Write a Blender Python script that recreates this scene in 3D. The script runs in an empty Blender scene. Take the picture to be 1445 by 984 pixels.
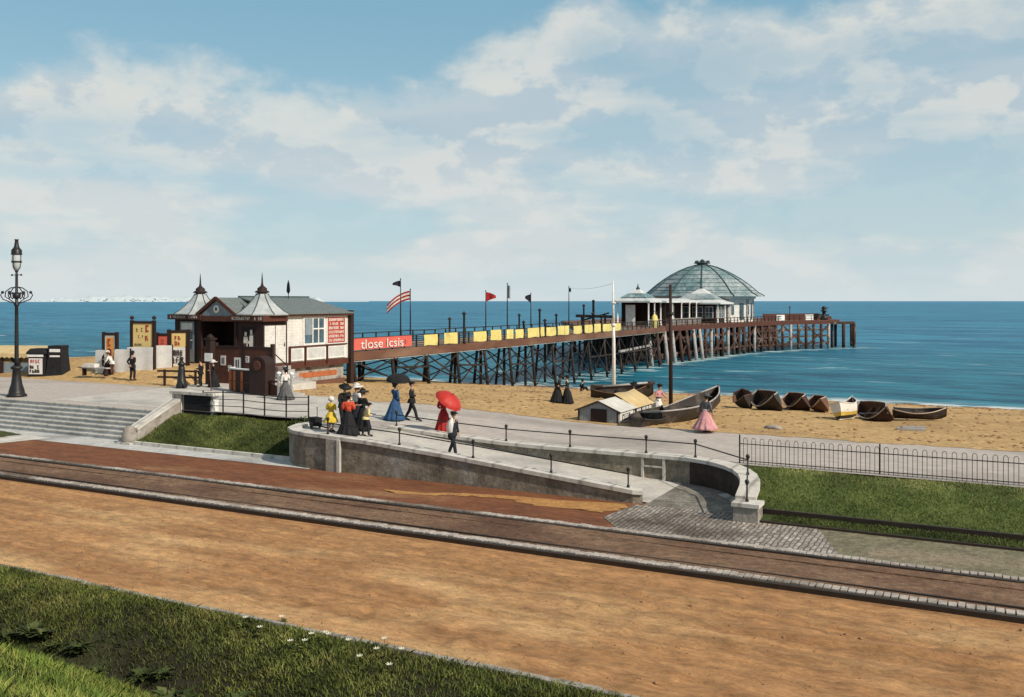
import bpy, bmesh, math, random
import numpy as np
from mathutils import Vector, Matrix
random.seed(7); rng = np.random.default_rng(11)
PI = math.pi
SC = bpy.context.scene; COL = SC.collection
V = Vector
# ------------------------------------------------------------------ helpers
class MB:
    """collects shapes and links them as ONE mesh object"""
    def __init__(s): s.v = []; s.f = []; s.mi = []; s.sm = []; s.m = 0
    def add(s, vs, fs, smooth=False):
        b = len(s.v); s.v += [tuple(p) for p in vs]
        for f in fs: s.f.append(tuple(i + b for i in f)); s.mi.append(s.m); s.sm.append(smooth)
        return s
    def box(s, c, d, rz=0, rx=0, ry=0):
        M = Matrix.Rotation(rz, 3, 'Z') @ Matrix.Rotation(ry, 3, 'Y') @ Matrix.Rotation(rx, 3, 'X')
        x, y, z = d[0] / 2, d[1] / 2, d[2] / 2
        vs = [V(c) + M @ V(p) for p in ((-x,-y,-z),(x,-y,-z),(x,y,-z),(-x,y,-z),(-x,-y,z),(x,-y,z),(x,y,z),(-x,y,z))]
        return s.add(vs, [(0,3,2,1),(4,5,6,7),(0,1,5,4),(1,2,6,5),(2,3,7,6),(3,0,4,7)])
    def ext(s, x0, x1, y0, y1, z0, z1):
        return s.box(((x0+x1)/2, (y0+y1)/2, (z0+z1)/2), (abs(x1-x0), abs(y1-y0), abs(z1-z0)))
    def bar(s, p, q, w, h=None):
        h = h or w; p, q = V(p), V(q); d = (q - p); L = d.length
        if L < 1e-6: return s
        t = d / L; up = V((0,0,1)) if abs(t.z) < .95 else V((1,0,0))
        a = t.cross(up).normalized() * w / 2; b = a.cross(t).normalized() * h / 2
        vs = [e + i * a + j * b for e in (p, q) for i, j in ((-1,-1),(1,-1),(1,1),(-1,1))]
        return s.add(vs, [(0,1,2,3),(7,6,5,4),(0,4,5,1),(1,5,6,2),(2,6,7,3),(3,7,4,0)])
    def tube(s, pts, r, n=8, smooth=True, cap=True):
        pts = [V(p) for p in pts]; k = len(pts); rs = r if isinstance(r, (list, tuple)) else [r] * k
        rings = []; ref = None
        for i, p in enumerate(pts):
            t = (pts[min(i+1, k-1)] - pts[max(i-1, 0)]).normalized()
            if ref is None: ref = t.cross(V((0,0,1)) if abs(t.z) < .9 else V((1,0,0))).normalized()
            a = (ref - t * ref.dot(t)).normalized(); b = t.cross(a); ref = a
            rings.append([p + (a * math.cos(2*PI*j/n) + b * math.sin(2*PI*j/n)) * rs[i] for j in range(n)])
        return s.loft(rings, True, smooth, cap)
    def loft(s, rings, closed=True, smooth=False, cap=True):
        n = len(rings[0]); vs = [p for r in rings for p in r]; fs = []
        for i in range(len(rings) - 1):
            for j in range(n if closed else n - 1):
                a = i*n + j; b = i*n + (j+1) % n
                fs.append((a, b, b + n, a + n))
        s.add(vs, fs, smooth)
        if cap and closed:
            b = len(s.v) - len(vs)
            for q in (tuple(range(n-1, -1, -1)), tuple(range((len(rings)-1)*n, len(rings)*n))):
                s.f.append(tuple(i + b for i in q)); s.mi.append(s.m); s.sm.append(False)
        return s
    def lathe(s, prof, n=16, c=(0,0,0), smooth=True, rot=0, cap=True, sx=1, sy=1):
        return s.loft([[(c[0] + r*sx*math.cos(rot+2*PI*j/n), c[1] + r*sy*math.sin(rot+2*PI*j/n), c[2]+z) for j in range(n)] for r, z in prof], True, smooth, cap)
    def ball(s, c, r, n=10, sq=(1,1,1)):
        k = max(4, n // 2 + 1)
        prof = [(max(1e-4, r*math.sin(PI*i/k)), -r*math.cos(PI*i/k)) for i in range(k+1)]
        return s.loft([[(c[0]+a*sq[0]*math.cos(2*PI*j/n), c[1]+a*sq[1]*math.sin(2*PI*j/n), c[2]+z*sq[2]) for j in range(n)] for a, z in prof], True, True, True)
    def prism(s, poly, z0, z1):
        n = len(poly)
        vs = [(x,y,z0) for x,y in poly] + [(x,y,z1) for x,y in poly]
        return s.add(vs, [tuple(range(n-1,-1,-1)), tuple(range(n,2*n))] + [(i,(i+1)%n,(i+1)%n+n,i+n) for i in range(n)])
    def poly(s, pts): return s.add(pts, [tuple(range(len(pts)))])
    def marks(s, x0, x1, z0, z1, rows, y, frac=.6, cw=.7, slim=.16):
        """unreadable lettering: rows of small strokes on the plane y"""
        rh = (z1 - z0) / rows
        for r in range(rows):
            zb = z1 - (r + .5 + frac/2) * rh; h = rh * frac; w = h * cw; x = x0
            while x + w <= x1 + 1e-6:
                if random.random() < .9:
                    t = w * slim * 1.6
                    k = random.randrange(5)
                    s.ext(x, x+t, y-.006, y, zb, zb+h)
                    if k in (0,1,3): s.ext(x+w*.55, x+w*.55+t, y-.0065, y, zb, zb + h*random.choice((1,.6,1)))
                    for q in random.sample((0,.45,.85), 2): s.ext(x, x+w*.7, y-.007, y, zb+h*q, zb+h*q+t)
                x += w * 1.15
        return s
    def build(s, name, mat, parent=None, loc=None, rz=0, label=None):
        me = bpy.data.meshes.new(name); me.from_pydata([tuple(p) for p in s.v], [], s.f)
        for m in (mat if isinstance(mat, (list, tuple)) else [mat]): me.materials.append(m)
        me.polygons.foreach_set('material_index', s.mi); me.polygons.foreach_set('use_smooth', s.sm)
        bm = bmesh.new(); bm.from_mesh(me); bmesh.ops.recalc_face_normals(bm, faces=bm.faces); bm.to_mesh(me); bm.free()
        o = bpy.data.objects.new(name, me); COL.objects.link(o)
        if parent: o.parent = parent
        if loc: o.location = loc
        o.rotation_euler.z = rz
        if label: o['label'] = label
        return o
def tag(o, label, cat, group=None):
    o['label'] = label; o['category'] = cat
    if group: o['group'] = group
    return o
def thing(name, label, cat, loc=(0,0,0), rz=0, group=None):
    o = bpy.data.objects.new(name, None); COL.objects.link(o); o.empty_display_size = .3
    o.location = loc; o.rotation_euler.z = rz
    return tag(o, label, cat, group)
def copy_tree(o, parent=None):
    c = o.copy(); COL.objects.link(c)
    if parent: c.parent = parent
    for ch in list(o.children): copy_tree(ch, c)
    return c
def struct(o): o['kind'] = 'structure'; return o
def stuff(o): o['kind'] = 'stuff'; return o
def text(s, size, mat, parent, loc, rot, name='lettering', sx=1):
    cu = bpy.data.curves.new('t', 'FONT'); cu.body = s; cu.size = size; cu.extrude = .004; cu.align_x = 'CENTER'; cu.align_y = 'CENTER'
    ob = bpy.data.objects.new('t', cu); COL.objects.link(ob)
    dg = bpy.context.evaluated_depsgraph_get(); me = bpy.data.meshes.new_from_object(ob.evaluated_get(dg)); bpy.data.objects.remove(ob)
    me.materials.clear(); me.materials.append(mat)
    o = bpy.data.objects.new(name, me); COL.objects.link(o); o.parent = parent; o.location = loc; o.rotation_euler = rot; o.scale = (sx, 1, 1)
    return o
def gridmesh(name, us, vs, zf, mat, smooth=True, jitter=0):
    us, vs = list(us), list(vs); n = len(us)
    pts = [(u, v, zf(u, v)) for v in vs for u in us]
    fs = [(j*n+i, j*n+i+1, (j+1)*n+i+1, (j+1)*n+i) for j in range(len(vs)-1) for i in range(n-1)]
    me = bpy.data.meshes.new(name); me.from_pydata(pts, [], fs); me.materials.append(mat)
    me.polygons.foreach_set('use_smooth', [smooth]*len(fs))
    o = bpy.data.objects.new(name, me); COL.objects.link(o); return o
def lin(a, b, n): return [a + (b-a)*i/(n-1) for i in range(n)]
def sst(x, a, b):
    t = min(1, max(0, (x-a)/(b-a))); return t*t*(3-2*t)
def interp(x, pts):
    if x <= pts[0][0]: return pts[0][1]
    for (a, b), (c, d) in zip(pts, pts[1:]):
        if x <= c: return b + (d-b)*(x-a)/(c-a)
    return pts[-1][1]
# ------------------------------------------------------------------ materials
def mat(name, c1, c2=None, scale=3, rough=.8, bump=0, bscale=30, stretch=(1,1,1), metal=0, c3=None, s3=.4, spec=.35, detail=6, f3=(.5,.68), grain=0, gs=18, streak=0):
    m = bpy.data.materials.new(name); m.use_nodes = True; nt = m.node_tree; N = nt.nodes; L = nt.links
    b = N['Principled BSDF']; b.inputs['Roughness'].default_value = rough; b.inputs['Metallic'].default_value = metal
    b.inputs['Specular IOR Level'].default_value = spec
    tc = N.new('ShaderNodeTexCoord'); mp = N.new('ShaderNodeMapping'); mp.inputs['Scale'].default_value = stretch
    L.new(tc.outputs['Object'], mp.inputs[0])
    c2 = c2 or tuple(x*.72 for x in c1)
    n1 = N.new('ShaderNodeTexNoise'); n1.inputs['Scale'].default_value = scale; n1.inputs['Detail'].default_value = detail; n1.inputs['Roughness'].default_value = .65
    L.new(mp.outputs[0], n1.inputs['Vector'])
    r = N.new('ShaderNodeValToRGB'); r.color_ramp.elements[0].position = .32; r.color_ramp.elements[1].position = .68
    r.color_ramp.elements[0].color = (*c2, 1); r.color_ramp.elements[1].color = (*c1, 1)
    L.new(n1.outputs['Fac'], r.inputs[0]); out = r.outputs[0]
    if c3:
        n3 = N.new('ShaderNodeTexNoise'); n3.inputs['Scale'].default_value = s3; n3.inputs['Detail'].default_value = 5; L.new(mp.outputs[0], n3.inputs['Vector'])
        mr = N.new('ShaderNodeMapRange'); mr.inputs[1].default_value = f3[0]; mr.inputs[2].default_value = f3[1]; L.new(n3.outputs['Fac'], mr.inputs[0])
        mx = N.new('ShaderNodeMix'); mx.data_type = 'RGBA'; L.new(mr.outputs[0], mx.inputs[0]); L.new(out, mx.inputs[6]); mx.inputs[7].default_value = (*c3, 1)
        out = mx.outputs[2]
    if grain:
        ng = N.new('ShaderNodeTexNoise'); ng.inputs['Scale'].default_value = gs; ng.inputs['Detail'].default_value = 7; ng.inputs['Roughness'].default_value = .8; L.new(mp.outputs[0], ng.inputs['Vector'])
        mg = N.new('ShaderNodeMapRange'); mg.inputs[1].default_value = .36; mg.inputs[2].default_value = .64; mg.inputs[3].default_value = 1-grain; mg.inputs[4].default_value = 1+grain*.6; L.new(ng.outputs['Fac'], mg.inputs[0])
        mx = N.new('ShaderNodeMix'); mx.data_type = 'RGBA'; mx.blend_type = 'MULTIPLY'; mx.inputs[0].default_value = 1; L.new(out, mx.inputs[6]); L.new(mg.outputs[0], mx.inputs[7]); out = mx.outputs[2]
    if streak:
        m4 = N.new('ShaderNodeMapping'); m4.inputs['Scale'].default_value = (.035, 1.6, 1); L.new(tc.outputs['Object'], m4.inputs[0])
        n4 = N.new('ShaderNodeTexNoise'); n4.inputs['Scale'].default_value = 1.6; n4.inputs['Detail'].default_value = 5; n4.inputs['Distortion'].default_value = .25; L.new(m4.outputs[0], n4.inputs['Vector'])
        g4 = N.new('ShaderNodeMapRange'); g4.inputs[1].default_value = .36; g4.inputs[2].default_value = .62; g4.inputs[3].default_value = 1-streak; g4.inputs[4].default_value = 1.12; L.new(n4.outputs['Fac'], g4.inputs[0])
        x4 = N.new('ShaderNodeMix'); x4.data_type = 'RGBA'; x4.blend_type = 'MULTIPLY'; x4.inputs[0].default_value = 1; L.new(out, x4.inputs[6]); L.new(g4.outputs[0], x4.inputs[7]); out = x4.outputs[2]
    L.new(out, b.inputs['Base Color'])
    if bump:
        n2 = N.new('ShaderNodeTexNoise'); n2.inputs['Scale'].default_value = bscale; n2.inputs['Detail'].default_value = 8; n2.inputs['Roughness'].default_value = .7; L.new(mp.outputs[0], n2.inputs['Vector'])
        bp = N.new('ShaderNodeBump'); bp.inputs['Strength'].default_value = min(1, bump*2); bp.inputs['Distance'].default_value = .07*bump
        L.new(n2.outputs['Fac'], bp.inputs['Height']); L.new(bp.outputs[0], b.inputs['Normal'])
    return m
def planks(m, axis, pitch, dark=.55):
    """adds board joints to a material along an object axis"""
    nt = m.node_tree; N = nt.nodes; L = nt.links; b = N['Principled BSDF']
    tc = N.new('ShaderNodeTexCoord'); sp = N.new('ShaderNodeSeparateXYZ'); L.new(tc.outputs['Object'], sp.inputs[0])
    md = N.new('ShaderNodeMath'); md.operation = 'PINGPONG'; md.inputs[1].default_value = pitch/2; L.new(sp.outputs[axis], md.inputs[0])
    mr = N.new('ShaderNodeMapRange'); mr.inputs[1].default_value = 0; mr.inputs[2].default_value = pitch*.09; mr.inputs[3].default_value = dark; mr.inputs[4].default_value = 1; L.new(md.outputs[0], mr.inputs[0])
    src = b.inputs['Base Color'].links[0].from_socket
    mx = N.new('ShaderNodeMix'); mx.data_type = 'RGBA'; mx.blend_type = 'MULTIPLY'; mx.inputs[0].default_value = 1
    L.new(src, mx.inputs[6]); L.new(mr.outputs[0], mx.inputs[7]); L.new(mx.outputs[2], b.inputs['Base Color'])
    return m
M = {}
M['sand'] = mat('beach_sand', (.60,.40,.18), (.42,.265,.11), 1.6, .95, 1.5, 3.2, c3=(.33,.20,.085), s3=.13, f3=(.5,.75), detail=10, grain=.38, gs=3.5)
M['wetsand'] = mat('wet_sand', (.3,.2,.1), (.2,.13,.07), 1, .6)
M['prom'] = mat('promenade_gravel', (.50,.445,.40), (.40,.35,.315), 2.2, .9, .3, 30, c3=(.31,.275,.25), s3=.22, stretch=(.5,1,1), grain=.2, gs=5)
M['pale'] = mat('pale_paving', (.58,.55,.50), (.45,.42,.38), 1.4, .85, .2, 25, c3=(.36,.34,.32), s3=.5, grain=.16, gs=6)
M['road'] = mat('road_dirt', (.51,.275,.118), (.36,.18,.074), 1.4, .95, 1.6, 4.5, stretch=(.4,1.05,1), c3=(.64,.40,.19), s3=.42, f3=(.5,.70), detail=12, grain=.36, gs=6, streak=.2)
M['foot'] = mat('red_footway', (.235,.085,.034), (.145,.055,.025), 1.8, .95, .8, 8, stretch=(.35,1,1), c3=(.34,.18,.085), s3=.5, f3=(.54,.72), detail=10, grain=.4, gs=7)
M['patch'] = mat('sand_patch', (.50,.27,.09), (.38,.18,.06), 1.5, .95, .6, 9, grain=.35, gs=7)
M['clod'] = mat('road_clod', (.36,.21,.11), (.24,.13,.07), 9, .95)
M['tram'] = mat('tram_bed', (.27,.165,.10), (.155,.088,.052), 1.9, .95, 1.4, 6, stretch=(.6,1,1), c3=(.12,.06,.035), s3=.45, grain=.5, gs=6)
M['sett'] = mat('sett_stone', (.55,.50,.45), (.33,.29,.255), 2.3, .8, .4, 22, c3=(.16,.125,.10), s3=.25, f3=(.48,.62), grain=.35, gs=5)
M['iron'] = mat('black_iron', (.018,.018,.02), (.03,.028,.028), 6, .45, .1, 40, metal=.3)
M['rail'] = mat('rail_steel', (.03,.024,.02), (.055,.035,.022), 4, .6, metal=.2)
M['conc'] = mat('weathered_render', (.33,.28,.215), (.17,.145,.11), 1.9, .9, .8, 7, c3=(.36,.34,.31), s3=.5, f3=(.52,.7), detail=11, grain=.4, gs=4)
M['coping'] = mat('pale_coping', (.66,.63,.58), (.48,.45,.40), 2.5, .85, .3, 18, c3=(.33,.3,.26), s3=.9, f3=(.58,.75))
M['step'] = mat('step_stone', (.56,.56,.54), (.42,.42,.41), 1.5, .85, .2, 20, c3=(.30,.30,.295), s3=.4, grain=.2, gs=5)
M['soil'] = mat('bank_soil', (.05,.075,.018), (.03,.045,.012), 2.2, .95, .8, 9, c3=(.06,.045,.02), s3=.5)
M['darksoil'] = mat('dark_bank_earth', (.045,.035,.018), (.02,.018,.010), 2.2, .95, 1.2, 7, c3=(.05,.06,.018), s3=.6, grain=.4, gs=5)  # dark brown is the soil's own colour
M['lawn'] = mat('lawn_turf', (.10,.14,.03), (.06,.10,.02), 2.2, .95, .8, 12, c3=(.13,.16,.04), s3=.5)
M['cream'] = mat('cream_paint', (.72,.71,.68), (.56,.55,.52), 1.2, .6, .1, 14, c3=(.55,.52,.46), s3=.8, f3=(.58,.8), grain=.16, gs=4)
M['white'] = mat('white_paint', (.80,.79,.76), (.66,.65,.63), 1.6, .6, .1, 14, grain=.16, gs=4)
M['dkwood'] = mat('dark_brown_timber', (.032,.013,.010), (.018,.008,.007), 2, .7, .3, 15, stretch=(1,1,.25))
M['brown'] = mat('red_brown_paint', (.10,.032,.018), (.06,.02,.013), 2.2, .65, .2, 14)
M['deck'] = mat('deck_timber', (.16,.075,.045), (.09,.042,.028), 1.5, .8, .3, 9, stretch=(1,.3,1), c3=(.22,.13,.085), s3=.3)
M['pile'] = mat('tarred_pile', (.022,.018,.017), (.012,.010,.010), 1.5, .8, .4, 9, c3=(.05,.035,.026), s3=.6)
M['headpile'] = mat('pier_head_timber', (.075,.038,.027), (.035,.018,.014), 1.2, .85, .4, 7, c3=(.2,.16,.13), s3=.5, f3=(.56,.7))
M['grey'] = mat('weathered_pale_timber', (.42,.41,.40), (.27,.25,.24), 1.5, .8, .3, 9, c3=(.12,.09,.08), s3=.8, f3=(.55,.7))
M['slate'] = mat('roof_slate', (.17,.195,.19), (.10,.12,.12), 3.2, .6, .3, 12, stretch=(1,1,2.5))
M['zinc'] = mat('zinc_roof', (.47,.50,.50), (.33,.36,.37), 1.8, .5, .1, 9, c3=(.24,.27,.28), s3=.6)
M['zincpale'] = mat('pale_zinc_roof', (.68,.69,.68), (.52,.54,.54), 1.4, .5, .1, 8, c3=(.35,.4,.41), s3=.5, f3=(.55,.7))
M['dome'] = mat('dome_green_glazing', (.20,.30,.315), (.11,.19,.21), .8, .55, .2, 5, c3=(.33,.38,.39), s3=.2, f3=(.46,.62), grain=.4, gs=1.6, stretch=(1,1,.5))
M['domerib'] = mat('dome_rib_lead', (.05,.085,.09), (.035,.06,.065), 2, .5)
M['glass'] = mat('window_glass', (.10,.16,.20), (.03,.05,.065), .9, .08, spec=.6)
M['teal'] = mat('teal_paint', (.10,.17,.165), (.06,.105,.105), 2, .6)
M['blgrey'] = mat('blue_grey_paint', (.25,.30,.33), (.17,.21,.24), 2, .6)
M['red'] = mat('red_sign_paint', (.42,.07,.04), (.28,.045,.03), 2, .6)
M['coral'] = mat('coral_canvas', (.62,.13,.10), (.50,.095,.075), 1.2, .85, .2, 8)
M['yellow'] = mat('yellow_canvas', (.70,.60,.22), (.56,.47,.15), 1.1, .85, .3, 6, c3=(.36,.31,.13), s3=.7, f3=(.6,.75))
M['poster'] = mat('poster_yellow', (.80,.62,.28), (.70,.50,.18), 2, .8)
M['orange'] = mat('poster_orange', (.72,.36,.08), (.6,.26,.06), 2, .8)
M['canvas'] = mat('white_canvas', (.74,.73,.71), (.58,.57,.56), 1.4, .9, .4, 6)
M['tan'] = mat('tan_canvas', (.62,.48,.26), (.48,.35,.17), 1.2, .9, .4, 6)
M['stonewall'] = mat('old_stone', (.42,.39,.35), (.25,.22,.19), 2.6, .9, .6, 8, c3=(.12,.09,.075), s3=1.2, f3=(.52,.66))
M['orangebrick'] = mat('orange_brick', (.45,.14,.05), (.3,.09,.035), 3, .9, .4, 12)
M['tarboat'] = mat('tarred_hull', (.022,.016,.014), (.035,.025,.02), 2, .6, .3, 9, c3=(.09,.07,.055), s3=1.3, f3=(.54,.7), grain=.4, gs=6)
M['shadewall'] = mat('shade_painted_masonry', (.075,.05,.038), (.04,.028,.022), 1.6, .85, .8, 6, c3=(.12,.10,.085), s3=.6, f3=(.55,.75), grain=.4, gs=4)  # shade of the curved hollow painted into the masonry colour
M['boatin'] = mat('varnished_boat_inside', (.16,.085,.05), (.08,.04,.026), 2.4, .6, .2, 9)
M['boatwhite'] = mat('boat_white', (.72,.69,.63), (.58,.55,.5), 1.6, .6)
M['boatyellow'] = mat('boat_yellow', (.62,.43,.09), (.48,.32,.06), 1.6, .6)
M['boatpink'] = mat('boat_pale', (.58,.44,.34), (.42,.31,.24), 1.6, .6)
M['hutgrey'] = mat('hut_grey_boards', (.30,.32,.33), (.20,.215,.225), 2, .75, .2, 9)
M['hutroof'] = mat('hut_roof_felt', (.62,.61,.57), (.47,.45,.41), 1.4, .85, .2, 9)
M['letter'] = mat('dark_letter_paint', (.03,.022,.02), (.05,.03,.025), 3, .7)
M['skin'] = mat('skin', (.50,.30,.21), (.44,.25,.17), 6, .6)
M['eye'] = mat('eye_dark', (.02,.014,.01), None, 6, .4)
M['hair'] = mat('dark_hair', (.035,.02,.012), (.02,.012,.008), 20, .6)
M['black'] = mat('black_cloth', (.016,.016,.019), (.009,.009,.011), 4, .9, .5, 7, grain=.35, gs=5)
M['navy'] = mat('navy_cloth', (.02,.022,.035), (.012,.013,.022), 4, .9, .5, 7, grain=.35, gs=5)
M['blue'] = mat('blue_cloth', (.035,.10,.22), (.02,.06,.14), 4, .85, .5, 7, grain=.35, gs=5)
M['redcloth'] = mat('red_cloth', (.42,.022,.02), (.27,.014,.015), 4, .8, .5, 7, grain=.35, gs=5)
M['redsilk'] = mat('red_silk', (.50,.034,.024), (.36,.022,.017), 3, .55)
M['vermilion'] = mat('vermilion_cloth', (.68,.09,.04), (.5,.06,.03), 4, .85, .4, 7, grain=.35, gs=5)
M['ycloth'] = mat('yellow_cloth', (.72,.52,.05), (.56,.38,.03), 4, .85, .5, 7, grain=.35, gs=5)
M['pycloth'] = mat('pale_yellow_cloth', (.70,.58,.28), (.56,.45,.2), 4, .85, .4, 7)
M['pink'] = mat('pink_cloth', (.64,.33,.34), (.50,.22,.24), 3, .85, .6, 6, grain=.35, gs=5)
M['wcloth'] = mat('white_cloth', (.76,.74,.70), (.6,.58,.56), 4, .9, .4, 7, grain=.35, gs=5)
M['gcloth'] = mat('grey_cloth', (.12,.12,.125), (.08,.08,.085), 4, .9, .5, 7, grain=.35, gs=5)
M['straw'] = mat('straw', (.62,.54,.36), (.48,.40,.25), 8, .85)
M['shoe'] = mat('shoe_leather', (.014,.011,.01), None, 4, .4)
M['lampglass'] = mat('lantern_glass', (.55,.60,.60), (.42,.47,.48), 2, .15, spec=.6)
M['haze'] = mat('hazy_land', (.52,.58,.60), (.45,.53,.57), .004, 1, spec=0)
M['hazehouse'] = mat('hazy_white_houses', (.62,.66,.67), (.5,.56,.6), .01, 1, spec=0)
def grassmat(name, cs, tip):
    m = bpy.data.materials.new(name); m.use_nodes = True; nt = m.node_tree; N = nt.nodes; L = nt.links; b = N['Principled BSDF']
    b.inputs['Roughness'].default_value = .7; b.inputs['Specular IOR Level'].default_value = .25
    at = N.new('ShaderNodeAttribute'); at.attribute_name = 'tint'
    r = N.new('ShaderNodeValToRGB'); r.color_ramp.elements[0].color = (*cs[0], 1); r.color_ramp.elements[1].color = (*cs[-1], 1)
    for i, c in enumerate(cs[1:-1]):
        e = r.color_ramp.elements.new((i+1)/(len(cs)-1)); e.color = (*c, 1)
    L.new(at.outputs['Fac'], r.inputs[0])
    tc = N.new('ShaderNodeTexCoord'); n = N.new('ShaderNodeTexNoise'); n.inputs['Scale'].default_value = .5; n.inputs['Detail'].default_value = 4; L.new(tc.outputs['Object'], n.inputs['Vector'])
    mr = N.new('ShaderNodeMapRange'); mr.inputs[1].default_value = .35; mr.inputs[2].default_value = .65; mr.inputs[3].default_value = .55; mr.inputs[4].default_value = 1.25; L.new(n.outputs['Fac'], mr.inputs[0])
    mx = N.new('ShaderNodeMix'); mx.data_type = 'RGBA'; mx.blend_type = 'MULTIPLY'; mx.inputs[0].default_value = 1; L.new(r.outputs[0], mx.inputs[6]); L.new(mr.outputs[0], mx.inputs[7])
    L.new(mx.outputs[2], b.inputs['Base Color'])
    return m
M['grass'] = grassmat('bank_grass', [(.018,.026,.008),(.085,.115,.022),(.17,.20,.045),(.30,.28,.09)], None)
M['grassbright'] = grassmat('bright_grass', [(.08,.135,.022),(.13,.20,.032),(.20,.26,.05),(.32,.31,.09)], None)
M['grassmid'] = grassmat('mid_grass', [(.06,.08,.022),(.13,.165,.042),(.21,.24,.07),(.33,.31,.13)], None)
M['leaf'] = grassmat('dark_leaf', [(.022,.034,.010),(.045,.065,.016),(.075,.10,.026),(.17,.17,.075)], None)
M['petal'] = mat('white_petal', (.75,.74,.66), (.62,.60,.45), 6, .7)
planks(M['cream'], 2, .22, .8); planks(M['tarboat'], 2, .14, .45); planks(M['boatin'], 2, .16, .5); planks(M['coping'], 0, 1.15, .55); planks(M['conc'], 0, 4.6, .6); planks(M['hutgrey'], 0, .16, .6)
# ------------------------------------------------------------------ camera, sun, sky
YAW = math.radians(27.5)
cam = bpy.data.cameras.new('camera'); co = bpy.data.objects.new('camera', cam); COL.objects.link(co); SC.camera = co
cam.sensor_width = 36; cam.lens = 1300/1445*36; cam.shift_y = -67/1445; cam.clip_start = .1; cam.clip_end = 200000
co.location = (0, 0, 5.5); co.rotation_euler = (PI/2, 0, YAW)
SUN_EL = math.radians(37); sd = V((.985, -.175, 0)).normalized()
sdir = V((sd.x*math.cos(SUN_EL), sd.y*math.cos(SUN_EL), math.sin(SUN_EL)))
sl = bpy.data.lights.new('sun', 'SUN'); so = bpy.data.objects.new('sun', sl); COL.objects.link(so)
sl.energy = 4.7; sl.angle = math.radians(.6); sl.color = (1, .89, .74); so.rotation_euler = (-sdir).to_track_quat('-Z', 'Y').to_euler()
def build_world():
    w = bpy.data.worlds.new('World'); SC.world = w; w.use_nodes = True; nt = w.node_tree; N = nt.nodes; L = nt.links
    bg = N['Background']; bg.inputs[1].default_value = .1
    def math_(op, a, b=None, c=None):
        n = N.new('ShaderNodeMath'); n.operation = op
        for i, x in enumerate((a, b, c)):
            if x is None: continue
            if isinstance(x, (int, float)): n.inputs[i].default_value = x
            else: L.new(x, n.inputs[i])
        return n.outputs[0]
    def mrange(x, a, b, c=0, d=1, smooth=True):
        n = N.new('ShaderNodeMapRange'); n.interpolation_type = 'SMOOTHSTEP' if smooth else 'LINEAR'
        L.new(x, n.inputs[0])
        for i, q in zip((1,2,3,4), (a,b,c,d)): n.inputs[i].default_value = q
        return n.outputs[0]
    def mix(f, a, b, bt='MIX'):
        n = N.new('ShaderNodeMix'); n.data_type = 'RGBA'; n.blend_type = bt
        for i, x in zip((0, 6, 7), (f, a, b)):
            if isinstance(x, (int, float)): n.inputs[i].default_value = x
            elif isinstance(x, tuple): n.inputs[i].default_value = (*x, 1)
            else: L.new(x, n.inputs[i])
        return n.outputs[2]
    sky = N.new('ShaderNodeTexSky'); sky.sky_type = 'NISHITA'; sky.sun_disc = False; sky.sun_elevation = SUN_EL; sky.sun_rotation = math.atan2(sd.x, sd.y)
    sky.air_density = 1.2; sky.dust_density = .6; sky.ozone_density = 2
    tc = N.new('ShaderNodeTexCoord'); sp = N.new('ShaderNodeSeparateXYZ'); L.new(tc.outputs['Generated'], sp.inputs[0])
    el = math_('MULTIPLY', math_('ARCSINE', sp.outputs[2]), 180/PI)
    az = math_('MULTIPLY', math_('ARCTAN2', sp.outputs[0], sp.outputs[1]), 180/PI)
    # height of the cloud bank's upper outline by bearing
    an = mrange(az, -57, 2, 0, 1, False)
    cr = N.new('ShaderNodeValToRGB'); cr.color_ramp.interpolation = 'B_SPLINE'
    outl = [(0,.66),(.07,.70),(.2,.72),(.26,.64),(.335,.62),(.40,.73),(.46,.80),(.53,.86),(.57,.99),(.62,.95),(.68,1.0),(.76,.90),(.80,.84),(.86,.97),(.93,.93),(1,.93)]
    E = cr.color_ramp.elements; E[0].position = outl[0][0]; E[0].color = (outl[0][1],)*3 + (1,); E[1].position = 1; E[1].color = (outl[-1][1],)*3 + (1,)
    for p, h in outl[1:-1]: e = E.new(p); e.color = (h, h, h, 1)
    L.new(an, cr.inputs[0])
    eto = math_('MULTIPLY', cr.outputs[0], 19.5)
    def noise(scale, detail=8, rough=.6, off=(0,0,0), zs=1.7):
        mp = N.new('ShaderNodeMapping'); mp.inputs['Scale'].default_value = (1, 1, zs); mp.inputs['Location'].default_value = off
        L.new(tc.outputs['Generated'], mp.inputs[0])
        n = N.new('ShaderNodeTexNoise'); n.inputs['Scale'].default_value = scale; n.inputs['Detail'].default_value = detail; n.inputs['Roughness'].default_value = rough
        L.new(mp.outputs[0], n.inputs['Vector']); return n.outputs['Fac']
    nb = noise(9, 9, .58); ns = noise(9, 9, .58, (-.012, .008, -.045))
    nl = noise(4.2, 6, .5, (3,1,2), 4.5)
    d = math_('SUBTRACT', math_('ADD', eto, math_('MULTIPLY', math_('SUBTRACT', nb, .5), 8.5)), el)
    mask = mrange(d, -.5, 2.8)
    gap = mrange(nl, .40, .60)
    deep = mrange(d, 1.2, 5)
    hole = math_('MULTIPLY', deep, math_('SUBTRACT', 1, gap))
    alpha = math_('MULTIPLY', mask, math_('SUBTRACT', 1, math_('MULTIPLY', hole, .6)))
    alpha = math_('MULTIPLY', alpha, .93)
    light = mrange(math_('SUBTRACT', nb, ns), -.055, .065)
    edge = mrange(d, .4, 3.6, 1, 0)
    lit = math_('MINIMUM', math_('ADD', math_('MULTIPLY', edge, .5), math_('MULTIPLY', light, .62)), 1)
    ccol = mix(lit, (4.75, 5.75, 6.4), (8.0, 7.8, 7.1))
    band = math_('MULTIPLY', mrange(el, 11, 5), .62)
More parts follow.
